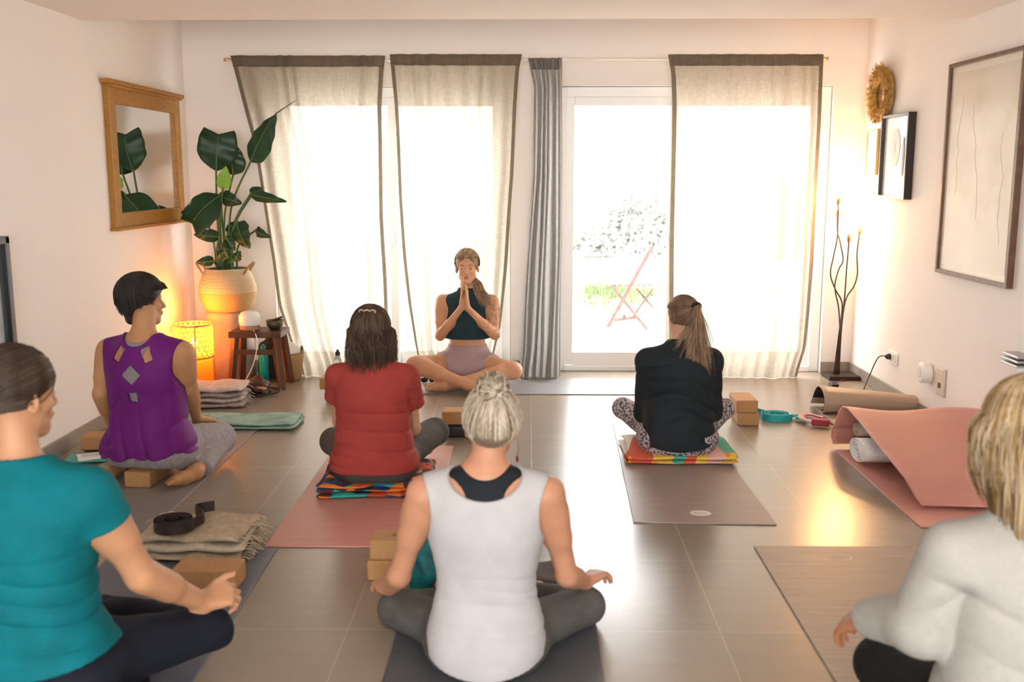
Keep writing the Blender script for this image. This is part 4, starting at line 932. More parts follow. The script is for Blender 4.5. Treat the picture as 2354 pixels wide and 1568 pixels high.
# ---------------------------------------------------------------- body pieces
def Rx(a): return np.array(Matrix.Rotation(a, 3, 'X'))
def Ry(a): return np.array(Matrix.Rotation(a, 3, 'Y'))
def Rz(a): return np.array(Matrix.Rotation(a, 3, 'Z'))
def N3(v): v = np.array(v, float); return v/np.linalg.norm(v)
def hand(wrist, fwd, back, side, curl=(.5, .7, .5), spread=.12, thumb=(.5, .75, -.35), tc=.35, s=1.0, fc=None):
    """wrist point, forward dir, back-of-hand normal, thumb side = +/-1 about cross(fwd, back)"""
    f = N3(fwd); n = N3(np.array(back, float)-f*np.dot(back, f)); t = np.cross(f, n)*side; w = np.array(wrist, float); S = Sdf()
    ks = [(.031, .083, .070), (.011, .088, .079), (-.010, .084, .073), (-.029, .075, .058)]
    for i, (o, l, _) in enumerate(ks):
        S.add(cone(w+t*o*.55*s+f*.008*s, w+(t*o+f*l-n*.002)*s, .0145*s, .0105*s), .012*s)
    S.add(ell(w+(f*.045-n*.006)*s, (.034*s, .042*s, .013*s), np.stack([t, f, n], 1)), .012*s)
    S.add(cone(w+(t*.018+f*.018-n*.006)*s, w+(t*.034+f*.045-n*.012)*s, .017*s, .015*s), .012*s)
    Fg = Sdf()
    for i, (o, l, L) in enumerate(ks):
        p = w+(t*o+f*l-n*.002)*s; a = 0; cc = fc[i] if fc else curl; sp = (o/.03)*spread
        d0 = N3(f+t*sp)
        for j, (q, r0, r1) in enumerate(((.45, .0098, .0088), (.30, .0088, .008), (.25, .008, .0066))):
            a += cc[j]; d = d0*math.cos(a)-n*math.sin(a); p2 = p+d*L*q*s
            rr = (1 if i < 3 else .88)
            Fg.add(cone(p, p2, r0*s*rr, r1*s*rr), .003 if j == 0 and i else .004); p = p2
    b = w+(t*.026+f*.028-n*.010)*s; d = N3(f*thumb[0]+t*thumb[1]+n*thumb[2]); cr = N3(f-d*np.dot(f, d))
    p = b; L = (.036, .032, .026)
    for j in range(3):
        dd = N3(d*math.cos(tc*j)+cr*math.sin(tc*j)); p2 = p+dd*L[j]*s; Fg.add(cone(p, p2, (.0135, .0112, .010)[j]*s, (.0112, .010, .0082)[j]*s), .004); p = p2
    S.add(Fg.prim(), .006)
    return S.prim()
def foot(heel, toe, up, s=1.0, toes=True):
    heel = np.array(heel, float); toe = np.array(toe, float); f = N3(toe-heel); n = N3(np.array(up, float)-f*np.dot(up, f)); t = np.cross(f, n); S = Sdf(); L = np.linalg.norm(toe-heel)
    S.add(ell(heel+f*.02, (.03*s, .036*s, .032*s), np.stack([t, f, n], 1)), .01)
    S.add(cone(heel+f*.02, heel+f*L*.45+n*.012, .029*s, .027*s), .025)
    S.add(cone(heel+f*L*.4+t*.012, heel+f*L*.74+t*.022, .024*s, .019*s), .02); S.add(cone(heel+f*L*.4-t*.014, heel+f*L*.70-t*.024, .022*s, .016*s), .02)
    S.add(cone(heel+f*L*.5, heel+f*L*.72, .022*s, .016*s), .02)
    if toes:
        for i, o in enumerate((.026, .010, -.003, -.015, -.026)):
            l = L*(.97-.035*i); S.add(cone(heel+f*L*.7+t*o*s, heel+f*l+t*o*1.05*s-n*.002, .0115*s if i == 0 else .0085*s, .0105*s if i == 0 else .0068*s), .005)
    return S.prim()
def head_items(S, hc, Rh, s=1.0, face=True, ears=True):
    hc = np.array(hc, float)
    def T(x, y, z): return hc+Rh @ np.array((x, y, z))*s
    S.add(ell(T(0, -.012, .026), (.072*s, .090*s, .080*s), Rh), .03)
    S.add(ell(T(0, .022, -.035), (.051*s, .062*s, .080*s), Rh), .03)
    S.add(ell(T(0, .058, -.098), (.024*s, .020*s, .018*s), Rh), .03)
    S.add(cone(T(-.038, .02, -.072), T(0, .060, -.10), .018*s, .013*s), .025); S.add(cone(T(.038, .02, -.072), T(0, .060, -.10), .018*s, .013*s), .025)
    if face:
        S.add(cone(T(-.035, .066, .012), T(.035, .066, .012), .011*s, .011*s), .02)
        for q in (-1, 1):
            S.cut(ell(T(q*.031, .093, -.008), (.017*s, .016*s, .011*s), Rh))
            S.add(ell(T(q*.034, .058, -.036), (.015*s, .016*s, .012*s), Rh), .02)
            S.add(ell(T(q*.0305, .0715, -.009), (.0135*s, .012*s, .0115*s), Rh), .003)
        S.add(cone(T(0, .080, .0), T(0, .101, -.038), .007*s, .0105*s), .010)
        for q in (-1, 1): S.add(ell(T(q*.011, .091, -.042), (.0075*s, .009*s, .006*s), Rh), .006)
        S.add(ell(T(0, .079, -.066), (.022*s, .012*s, .016*s), Rh), .012)
        S.add(ell(T(0, .0895, -.0625), (.020*s, .0065*s, .0042*s), Rh), .003); S.add(ell(T(0, .0885, -.0715), (.017*s, .007*s, .0055*s), Rh), .003)
    if ears:
        for q in (-1, 1):
            R2 = Rh @ Rz(-q*.45) @ Rx(.15)
            E_ = Sdf(); E_.add(ell(T(q*.073, -.006, -.018), (.0085*s, .018*s, .030*s), R2), 0); E_.cut(ell(T(q*.081, -.002, -.015), (.006*s, .010*s, .018*s), R2)); E_.add(cone(T(q*.072, .0, -.040), T(q*.073, .0, -.044), .0075*s, .006*s), .006)
            S.add(E_.prim(), .006)
def skinmat(name, col):
    c = (col[0]*.80, col[1]*.76, col[2]*.70, 1)
    return mat(name, c, .5, noise=.08, nscale=9, sss=.10, bump=.06, bscale=140, spec=.35)
TORSO = [(-.01, 0, .0, .155, .105), (.05, 0, -.005, .178, .125), (.11, 0, -.01, .172, .120), (.18, 0, -.005, .145, .102), (.25, 0, .0, .130, .092), (.33, 0, -.003, .140, .100), (.42, 0, -.012, .155, .108), (.49, 0, -.018, .160, .098), (.545, 0, -.02, .130, .080), (.585, 0, -.016, .075, .058), (.605, 0, -.01, .05, .045)]
def tkeys(mods=None, wx=1, wy=1, sway=None, hs=1.0):
    out = []
    for (z, a, b, c, d) in TORSO:
        sc_ = np.interp(z, [m[0] for m in mods], [m[1] for m in mods]) if mods else 1
        cx = np.interp(z, [m[0] for m in sway], [m[1] for m in sway]) if sway else 0
        out.append((z*hs if z > 0 else z, a+cx, b, c*wx*sc_, d*wy*sc_))
    return out
def limb(S, a, b, r0, r1, bulge=None, k=.03):
    S.add(cone(a, b, r0, r1), k)
    if bulge:
        a = np.array(a, float); b = np.array(b, float); c = a+(b-a)*bulge[0]; d = N3(b-a)
        S.add(cone(c-d*.04, c+d*.05, bulge[1], bulge[1]*.93), k)
def lclip(a, b, r0, r1, end=None, k=0):
    """cone with a flat cut at b (sleeve or trouser end)"""
    S = Sdf(); a = np.array(a, float); b = np.array(b, float); S.add(cone(a, b, r0, r1), 0); S.clip(b-a, b if end is None else end); return S.prim()
def surf_path(hc, Rh, s, a, b, n=8, inf=.0, wob=0):
    """path across the scalp from direction a to direction b (head-local unit vectors)"""
    a = N3(a); b = N3(b); out = []; th = math.acos(max(-1, min(1, float(a @ b))))
    for i in range(n+1):
        t = i/n; d = (math.sin((1-t)*th)*a+math.sin(t*th)*b)/max(1e-6, math.sin(th)) if th > 1e-3 else a
        d = N3(d); r = 1/math.sqrt((d[0]/.074)**2+(d[1]/.092)**2+(d[2]/.083)**2)+inf+wob*math.sin(t*7)
        out.append(np.array(hc)+Rh @ (d*r+np.array((0, -.012, .024)))*s)
    return out
def strands(name, paths, r, mats, parent, n=4, taper=.35):
    mb = MB(); rs = random.Random(len(paths))
    for p in paths:
        mb.cur = rs.randrange(len(mats)); N_ = len(p); rr = r*rs.uniform(.7, 1.3)
        mb.tube([tuple(q) for q in p], [rr*(1-(1-taper)*(i/(N_-1))**2) for i in range(N_)], n, caps=False)
    return lobj(mb, name, mats, parent, smooth=True)
def hairmat(name, col, col2):
    return mat(name, col, .5, noise=0, col2=col2, nscale=30, stretch=(1, 1, .25), spec=.35)
def cap(S0, hc, Rh, s, inf=.012, face=(.0, .078, -.045), fr=(.060, .062, .088), nape=-.055, napey=-.02):
    T = lambda x, y, z: np.array(hc)+Rh @ np.array((x, y, z))*s
    S0.add(ell(T(0, -.014, .028), ((.072+inf)*s, (.090+inf)*s, (.081+inf)*s), Rh), .02)
    S0.cut(ell(T(*face), tuple(q*s for q in fr), Rh))
    S0.clip(Rh @ np.array((0, .75, -1)), T(0, napey, nape))
    return S0
# ================================================================ people
def figure(label, loc, yaw, s):
    r = empty('person', loc, label, 'person'); r.rotation_euler = (0, 0, yaw); r.scale = (s, s, s)
    Ri = np.array(Matrix.Rotation(-yaw, 3, 'Z')); L0 = np.array(loc, float)
    r_L = lambda px, py, Y, dz=0: (Ri @ (np.array(P(px, py, Y))-L0))/s+np.array((0, 0, dz))
    return r, r_L
SK1 = skinmat('skin_tan', (.60, .32, .19, 1)); SK2 = skinmat('skin_fair', (.66, .39, .27, 1)); SK3 = skinmat('skin_golden', (.56, .30, .155, 1)); SK4 = skinmat('skin_rosy', (.60, .31, .20, 1))
def upper(S, tk, sh, el, wr, hands, neck=(0, .012, .70), r=1.0, skin=True, inf=0, shr=.052, trap=.042, nr=1.0):
    """torso, shoulders, neck and arms; sh/el/wr are pairs (left, right)"""
    S.add(loft(tk, inf), .03)
    top = tk[-2]
    for q in (0, 1):
        a = np.array(sh[q], float); c = np.array((top[1], top[2]-.004, top[0]-.015))
        S.add(cone(c+np.array((np.sign(a[0])*.02, 0, .012)), a+np.array((-np.sign(a[0])*.008, 0, .0)), trap, shr*.86), .04)
        S.add(cone(a, a+(np.array(el[q])-a)*.25, shr*r, .045*r), .03)
        limb(S, a, el[q], .046*r, .036*r, (.35, .045*r), .03)
        limb(S, el[q], wr[q], .037*r, .0245*r, (.25, .0385*r), .015)
        if hands[q] is not None: S.add(hands[q], .014)
    S.add(cone((top[1], top[2]+.002, top[0]), neck, .055*nr, .050*nr), .03)

def noise3(P_, f, seed=0):
    rs = np.random.RandomState(seed); out = 0
    for i in range(5):
        d = rs.normal(size=3); d = d/np.linalg.norm(d)*f*rs.uniform(.6, 1.5); out = out+np.sin(P_ @ d.astype(F32)+F32(rs.uniform(0, 6)))
    return out/5
def folds(amp, f=(4, 2, 34), seed=1, zlo=-1, zhi=9):
    rs = np.random.RandomState(seed); ph = rs.uniform(0, 6, 6)
    def g(p):
        x, y, z = p[..., 0], p[..., 1], p[..., 2]
        w1 = z*f[2]+np.sin(x*f[0]*3.1+ph[0])*2.4+x*6*np.sign(ph[4]-3)+y*f[1]*3+ph[1]+1.2*np.sin(z*19+x*13); w2 = z*f[2]*.62+x*f[0]*4*np.sign(ph[5]-3)+ph[2]+np.sin(x*9+ph[3])*.8
        a = .5-(1-np.abs(np.sin(w1*.5)))**2.2*1.6*(.5+.5*np.sin(x*f[0]*2.3+z*5+ph[3]))-(1-np.abs(np.sin(w2*.5)))**3*1.3*(.5+.5*np.sin(x*11+z*7+ph[4]))
        b = np.clip((zhi-z)/.08, 0, 1)*np.clip((z-zlo)/.08, 0, 1)
        return -amp*a*b
    return g
fabricm = lambda n, c, **k: mat(n, c, k.pop('rough', .8), bump=k.pop('bump', .35), bscale=k.pop('bscale', 26), noise=k.pop('noise', .05), nscale=10, sheen=k.pop('sheen', 0), spec=k.pop('spec', .2), **k)
ID = np.eye(3)

# ---------------- woman in white tank top, centre front
def woman_tank():
    root, L = figure('woman with ash blonde top bun in white tank top, seated back turned, centre front', P(1122, 1500, 2.80)*0+Vector((-.122, 2.80, .012)), 0.0, .95)
    hc = np.array((.018, .015, .765)); Rh = Rx(-.02) @ Ry(.03)
    sh = [(-.188, -.015, .548), (.188, -.015, .548)]
    el = [L(918, 1322, 2.86), L(1303, 1322, 2.88)]
    wr = [L(890, 1352, 3.03), L(1345, 1336, 3.06)]
    hd = [hand(wr[0], (-.30, .9, -.10), (-.1, .25, 1), 1, (.35, .5, .4), thumb=(.6, .8, -.2)), hand(wr[1], (.55, .75, .05), (-.1, .15, 1), -1, (.45, .6, .4), thumb=(.6, .8, -.2))]
    tk = tkeys([(0, 1.0), (.11, 1.0), (.25, 1.07), (.42, 1.10), (.49, 1.05), (.6, 1)], hs=1.055)
    B = Sdf(); upper(B, tk, sh, el, wr, hd, neck=(.012, -.002, .70), r=.96)
    head_items(B, hc, Rh)
    hip = [(-.09, .02, .085), (.09, .02, .085)]; kn = [L(915, 1400, 3.06), L(1345, 1392, 3.06)]
    an = [(.10, .40, .045), (-.08, .44, .05)]
    for q in (0, 1):
        B.add(cone(hip[q], kn[q], .075, .05), .04); B.add(cone(kn[q], an[q], .048, .032), .02)
        B.add(foot(an[q], np.array(an[q])+((.15 if q == 0 else -.15), .05, -.01), (0, .2, 1), .95, toes=False), .02)
    # shoulder blades
    sdf_obj('body', B, .0045, SK4, root)
    lg = fabricm('charcoal_leggings', (.085, .082, .075, 1))
    S = Sdf(); S.add(loft([k_ for k_ in tk if k_[0] < .15], .012), .03)
    for q in (0, 1):
        S.add(cone(np.array(hip[q])+(0, 0, -.012), kn[q], .086, .064), .04); S.add(cone(kn[q], an[q], .060, .040), .03)
        S.add(ell(np.array(hip[q])+np.array((0, -.01, -.025)), (.100, .115, .07)), .04)
    S.disp = folds(.003, (6, 3, 30), 4); S.dmax = .004; S.clip((0, 0, -1), (0, 0, -.008))
    sdf_obj('leggings', S, .006, lg, root)
    # black racerback bra
    S = Sdf(); S.add(loft(tk, .007), .03)
    for q in (0, 1): S.add(cone((0, -.02, .607), np.array(sh[q])+(0, 0, .0), .049, .05), .04)
    S.clip((0, 0, -1), (0, 0, .50)); S.clip((0, 0, 1), (0, 0, .655))
    for x in (-1, 1): S.cut(ell((x*.158, -.05, .560), (.102, .3, .060)))
    S.clipf(lambda p: np.where(p[..., 2] < .565, np.abs(p[..., 0])-.12, -1.0))
    S.cut(ell((.0, .02, .675), (.080, .30, .068)))
    sdf_obj('sports_bra', S, .004, fabricm('black_bra', (.012, .016, .02, 1)), root)
    # white tank
    S = Sdf(); S.add(loft([(-.04, 0, -.01, .166, .155), (.05, 0, -.01, .168, .160), (.12, 0, -.012, .164, .142)]+tk[3:], .014), .03)
    for q in (0, 1): S.add(cone((0, -.02, .607), np.array(sh[q]), .056, .062), .04); S.add(ell(np.array(hip[q])+np.array((-np.sign(hip[q][0])*.03, -.02, -.01)), (.105, .145, .09)), .05)
    S.disp = lambda p: folds(.0045, (1.6, 2, 120), 7, .02, .34)(p)+.0015*noise3(p, 25, 2); S.dmax = .009
    S.cut(ell((0, -.12, .655), (.134, .18, .098))); S.cut(ell((0, .05, .66), (.10, .14, .1)))
    for x in (-1, 1):
        S.cut(ell((x*.258, -.02, .50), (.096, .3, .150)))
    S.clipf(lambda p: (.045-.035*np.cos(p[..., 0]*9))-p[..., 2]); S.clip((0, 0, 1), (0, 0, .66))
    sdf_obj('tank_top', S, .0045, fabricm('white_jersey', (.435, .425, .435, 1), bump=.2), root)
    # hair: cap, swept up strands and a top bun
    h1 = hairmat('hair_ash', (.30, .235, .165, 1), (.48, .40, .31, 1)); h2 = hairmat('hair_ash_light', (.48, .41, .32, 1), (.66, .59, .5, 1)); h3 = hairmat('hair_ash_dark', (.13, .095, .07, 1), (.24, .18, .13, 1))
    S = Sdf(); cap(S, hc, Rh, 1, .013, nape=-.060, napey=-.05)
    bun = hc+np.array((.006, -.055, .118)); S.add(ell(bun, (.043, .042, .040)), .012)
    S.add(ell(hc+np.array((0, -.052, -.015)), (.056, .05, .045)), .03)
    sdf_obj('hair', S, .004, h3, root); hairo = bpy.context.scene.objects[-1]
    rs = random.Random(1); ps = []
    tie = N3((.0, -.5, 1))
    for i in range(1300):
        a = rs.uniform(-PI, PI); z = rs.uniform(-1.7, -.2) if math.cos(a) < .2 else rs.uniform(.2, .75)
        d = N3((math.sin(a), math.cos(a), z))
        if math.cos(a) < .2: d = N3((math.sin(a)*.75, math.cos(a), z*.9))
        ps.append(surf_path(hc, Rh, 1, d, tie, 8, .012+rs.uniform(0, .006), rs.uniform(-.002, .002)))
    strands('hair_strands', ps, .0017, [h1, h2, h3, h2, h1], root)
    ps = []
    for i in range(300):
        a0 = rs.uniform(0, 6.28); ax = N3((rs.gauss(0, 1), rs.gauss(0, .6), rs.gauss(0, 1))); u = N3(np.cross(ax, (0, 1, .3))); v_ = np.cross(ax, u); r_ = rs.uniform(.034, .055)
        off = ax*rs.uniform(-.02, .02)
        ps.append([bun+off+(u*math.cos(a0+t*.42)+v_*math.sin(a0+t*.42))*r_*(1-.03*t) for t in range(9)])
    for i in range(16):
        a = rs.uniform(0, 6.28); p = bun+np.array((math.cos(a)*.03, -.01, math.sin(a)*.02+.01)); ps.append([p, p+np.array((math.cos(a)*.016, 0, .012+math.sin(a)*.016)), p+np.array((math.cos(a)*.024+rs.uniform(-.01, .01), -.01, .01+math.sin(a)*.02))])
    B2 = ps; ps = []
    for i in range(26):
        x = rs.choice((-1, 1)); p = hc+np.array((x*.08, rs.uniform(-.03, .02), rs.uniform(-.02, .07))); ps.append([p, p+np.array((x*.012, -.005, .005)), p+np.array((x*rs.uniform(.015, .03), -.01, rs.uniform(-.02, .03)))])
    strands('hair_bun', B2, .0021, [h1, h2, h3], root)
    e0 = hc+np.array((.078, .0, -.052)); mb = MB(); mb.tube([tuple(e0), tuple(e0+(.004, 0, -.03)), tuple(e0+(.0, 0, -.055))], .0012, 6); mb.sphere(tuple(e0+(.0, 0, -.063)), (.005, .004, .011), 8, 6)
    lobj(mb, 'earring', mat('dark_red_bead', (.12, .02, .03, 1), .3), root)
woman_tank()

# ---------------- woman in the rust-red T-shirt
def woman_red():
    root, L = figure('woman with wavy brown half-tied hair in rust red T-shirt, on a multicoloured blanket', Vector((P(862, 1080, 4.45).x, 4.45, .072)), -.06, .9)
    hc = np.array((-.005, .02, .755)); Rh = Rx(-.02) @ Rz(-.12)
    sh = [(-.178, -.0, .52), (.178, -.0, .52)]
    el = [L(782, 968, 4.55), L(950, 985, 4.58)]; wr = [L(815, 985, 4.80), L(925, 1000, 4.82)]
    hd = [hand(wr[0], (.6, .8, -.1), (-.1, .2, 1), 1), hand(wr[1], (-.6, .8, -.1), (.1, .2, 1), -1)]
    tk = tkeys([(0, 1.06), (.1, 1.06), (.25, 1.2), (.42, 1.1), (.6, 1)], 1, 1.1)
    B = Sdf(); upper(B, tk, sh, el, wr, hd, neck=(0, .0, .70), r=1.05); head_items(B, hc, Rh)
    hip = [(-.095, .02, .085), (.095, .02, .085)]; kn = [L(768, 1015, 4.80), L(1000, 992, 4.88)]; an = [(.10, .40, .02), (-.08, .44, .02)]
    for q in (0, 1):
        B.add(cone(hip[q], kn[q], .078, .052), .04); B.add(cone(kn[q], an[q], .05, .034), .02); B.add(foot(an[q], np.array(an[q])+((.15 if q == 0 else -.15), .05, -.01), (0, .2, 1), .95, toes=False), .02)
    sdf_obj('body', B, .005, SK2, root)
    S = Sdf(); S.add(loft([k_ for k_ in tk if k_[0] < .15], .014), .03)
    for q in (0, 1):
        S.add(cone(hip[q], kn[q], .10, .074), .05); S.add(cone(kn[q], an[q], .070, .045), .03); S.add(ell(np.array(hip[q])+np.array((0, -.03, -.02)), (.125, .125, .08)), .05)
    S.disp = folds(.003, (6, 3, 30), 5); S.dmax = .004; S.clip((0, 0, -1), (0, 0, -.012))
    sdf_obj('leggings', S, .006, fabricm('dark_grey_leggings', (.065, .06, .055, 1)), root)
    S = Sdf(); S.add(loft([(.03, 0, -.012, .196, .155), (.10, 0, -.012, .19, .148), (.18, 0, -.01, .182, .13), (.28, 0, -.006, .172, .12)]+tk[6:], .014), .03)
    for q in (0, 1):
        S.add(ell(np.array(hip[q])+np.array((0, -.03, -.02)), (.128, .14, .09)), .05)
        S.add(cone((0, -.02, .575), np.array(sh[q]), .056, .060), .05); d = np.array(el[q])-np.array(sh[q])
        e = np.array(sh[q])+d*.5+np.array((np.sign(sh[q][0])*.012, 0, 0)); S.add(lclip(sh[q], e, .061, .060), .025)
    fd = folds(.0075, (2.2, 2, 105), 3, .02, .50)
    S.disp = lambda p: fd(p)+.003*noise3(p, 22, 3); S.dmax = .016
    S.cut(ell((0, .01, .655), (.078, .085, .072))); S.clip((0, 0, -1), (0, 0, .05))
    sdf_obj('t_shirt', S, .0045, fabricm('rust_red_jersey', (.30, .042, .036, 1)), root)
    h1 = hairmat('hair_brown', (.022, .012, .008, 1), (.055, .03, .018, 1)); h2 = hairmat('hair_brown_light', (.09, .05, .028, 1), (.15, .09, .05, 1))
    S = Sdf(); cap(S, hc, Rh, 1, .016, nape=-.10, napey=-.05)
    S.add(cone(hc+(0, -.045, -.02), hc+(0, -.05, -.11), .066, .068), .03); S.add(cone(hc+(-.045, -.03, -.03), hc+(-.052, -.04, -.12), .038, .034), .03); S.add(cone(hc+(.045, -.03, -.03), hc+(.052, -.04, -.12), .038, .034), .03)
    S.disp = lambda p: .004*np.sin(p[..., 0]*90+4*np.sin(p[..., 2]*22)); S.dmax = .005
    sdf_obj('hair', S, .0045, h1, root)
    rs = random.Random(3); ps = []
    for i in range(1500):
        a = rs.uniform(PI*.32, PI*1.68); d0 = N3((.05*rs.gauss(0, 1), -.1, 1)); d1 = N3((math.sin(a), math.cos(a), rs.uniform(-.35, .0)))
        p = surf_path(hc, Rh, 1, d0, d1, 7, .022+rs.uniform(0, .006)); e = p[-1]; out = N3((math.sin(a), math.cos(a)-.15, 0)); ln = rs.uniform(.09, .205); w0 = rs.uniform(0, 6)
        for k in range(1, 8):
            t = k/7; p.append(e+np.array((0, 0, -ln*t))+out*(.012*math.sin(t*5+w0)+.014*t)+np.array((.012*math.sin(t*6+w0*2), 0, 0)))
        ps.append(p)
    strands('hair_strands', ps, .0020, [h1, h1, h2, h1], root)
    ps = []
    for i in range(140):        # half-tied twist
        x = rs.gauss(0, .012); p0 = hc+np.array((x*.6, -.07, .085)); ps.append([p0+np.array((x*t*.25+.022*math.sin(t*.8+x*60)*t/6+.002*t, -.028-.004*t, -.022*t)) for t in range(8)])
    strands('hair_twist', ps, .0026, [h1, h2, h2], root)
    mb = MB(); c = hc+np.array((.0, -.085, .105))
    for k in range(3): mb.tube([tuple(c+np.array((-.028+.028*k+.012*math.cos(a*PI/6), -.006*math.sin(a*PI/6)-.004, .010*math.sin(a*PI/6)))) for a in range(13)], .003, 6)
    lobj(mb, 'hair_clip', mat('pearl_clip', (.6, .55, .5, 1), .2, .3), root)
woman_red()

# ---------------- woman in the black jacket with leopard leggings
def woman_black():
    root, L = figure('woman with long light brown ponytail in black jacket and spotted leggings', Vector((P(1556, 1050, 4.98).x, 4.98, .06)), .03, .9)
    hc = np.array((.012, .02, .758)); Rh = Rx(-.05) @ Rz(.35)
    sh = [(-.178, -.0, .51), (.178, -.0, .51)]
    el = [L(1482, 950, 5.05), L(1636, 945, 5.05)]; wr = [L(1510, 985, 5.32), L(1610, 985, 5.32)]
    hd = [hand(wr[0], (.6, .8, -.1), (-.1, .2, 1), 1), hand(wr[1], (-.6, .8, -.1), (.1, .2, 1), -1)]
    tk = tkeys([(0, 1.1), (.1, 1.1), (.25, 1.25), (.42, 1.12), (.6, 1)], 1, 1.1)
    B = Sdf(); upper(B, tk, sh, el, wr, hd, neck=(.005, .0, .70)); head_items(B, hc, Rh)
    hip = [(-.10, .02, .085), (.10, .02, .085)]; kn = [L(1432, 938, 5.30), L(1664, 940, 5.30)]; an = [(.10, .40, .02), (-.08, .44, .02)]
    for q in (0, 1):
        B.add(cone(hip[q], kn[q], .078, .048), .04); B.add(cone(kn[q], an[q], .046, .032), .02); B.add(foot(an[q], np.array(an[q])+((.15 if q == 0 else -.15), .05, -.01), (0, .2, 1), .95, toes=False), .02)
    sdf_obj('body', B, .005, SK2, root)
    m, nt, N, Lk, b = nodes_of('leopard_print'); tc = N.new('ShaderNodeTexCoord'); nz = N.new('ShaderNodeTexNoise'); nz.inputs['Scale'].default_value = 60; v = N.new('ShaderNodeTexVoronoi'); v.inputs['Scale'].default_value = 62; v.inputs['Randomness'].default_value = .9
    mx = N.new('ShaderNodeMix'); mx.data_type = 'VECTOR'; mx.inputs['Factor'].default_value = .012; Lk.new(tc.outputs['Object'], nz.inputs[0]); Lk.new(tc.outputs['Object'], mx.inputs[4]); Lk.new(nz.outputs['Color'], mx.inputs[5]); Lk.new(mx.outputs[1], v.inputs[0])
    cr = N.new('ShaderNodeValToRGB'); e = cr.color_ramp.elements; cr.color_ramp.interpolation = 'CONSTANT'; e[0].color = (.05, .045, .06, 1); e[1].position = .47; e[1].color = (.42, .37, .39, 1); Lk.new(v.outputs['Distance'], cr.inputs[0]); Lk.new(cr.outputs[0], b.inputs['Base Color']); b.inputs['Roughness'].default_value = .8
    S = Sdf(); S.add(loft([k_ for k_ in tk if k_[0] < .15], .014), .03)
    for q in (0, 1):
        S.add(cone(hip[q], kn[q], .09, .060), .05); S.add(cone(kn[q], an[q], .060, .042), .03); S.add(ell(np.array(hip[q])+np.array((0, -.03, -.02)), (.125, .135, .08)), .05)
    S.clip((0, 0, -1), (0, 0, -.012)); sdf_obj('leggings', S, .006, m, root)
    S = Sdf(); S.add(loft([(.0, 0, -.015, .180, .158), (.06, 0, -.015, .192, .165), (.12, 0, -.014, .185, .155), (.20, 0, -.01, .178, .138), (.30, 0, -.006, .174, .125)]+tk[6:], .018), .03)
    for q in (0, 1):
        S.add(cone((0, -.02, .575), np.array(sh[q]), .058, .068), .05); S.add(cone(sh[q], el[q], .064, .056), .03); S.add(cone(el[q], wr[q], .055, .042), .03)
    fd = folds(.009, (4, 3, 62), 13, .02, .55)
    S.disp = lambda p: fd(p)+.005*noise3(p, 17, 8); S.dmax = .018
    S.cut(ell((0, .02, .665), (.068, .075, .065))); S.clipf(lambda p: (.045-.02*np.cos(p[..., 0]*9))-p[..., 2])
    sdf_obj('jacket', S, .005, fabricm('black_fleece', (.014, .019, .023, 1)), root)
    h1 = hairmat('hair_light_brown', (.13, .075, .045, 1), (.25, .15, .09, 1)); h2 = hairmat('hair_honey', (.28, .17, .10, 1), (.42, .27, .17, 1)); h3 = hairmat('hair_mid_brown', (.07, .042, .03, 1), (.13, .08, .05, 1))
    S = Sdf(); cap(S, hc, Rh, 1, .010, nape=-.06, napey=-.045); sdf_obj('hair', S, .0045, h3, root)
    rs = random.Random(5); ps = []; tie = N3((.25, -1, .42)); tp = surf_path(hc, Rh, 1, tie, N3((.25, -1, .40)), 1, .016)[0]
    for i in range(800):
        a = rs.uniform(-PI, PI); z = rs.uniform(-.9, -.2) if math.cos(a) < .1 else rs.uniform(.25, .8); d = N3((math.sin(a), math.cos(a), z)); ps.append(surf_path(hc, Rh, 1, d, tie, 8, .013+rs.uniform(0, .004)))
    strands('hair_strands', ps, .002, [h1, h3, h1], root)
    ps = []
    for i in range(420):        # ponytail fanning over the back
        u = rs.gauss(0, 1); w = rs.gauss(0, 1); ln = rs.uniform(.22, .40); sd = .034*u*1.0+.012
        if rs.random() < .10: sd = -.13*rs.uniform(.4, 1); ln = rs.uniform(.17, .24)
        p = []
        for k in range(11):
            t = k/10; p.append(tp+np.array((.005*u+sd*t**1.1+.01*math.sin(t*4+w), -.014-.03*math.sin(t*2.2)-.02*t-.004*w, .012*w*.4*(1-t)-ln*t)))
        ps.append(p)
    strands('ponytail', ps, .0021, [h1, h2, h2, h1, h3], root)
    mb = MB(); mb.tube([tuple(tp+np.array((.021*math.cos(a*PI/10), -.006, .016*math.sin(a*PI/10)))) for a in range(21)], .010, 8)
    lobj(mb, 'hair_tie', mat('black_hair_tie', (.01, .01, .012, 1), .8), root, smooth=True)
woman_black()

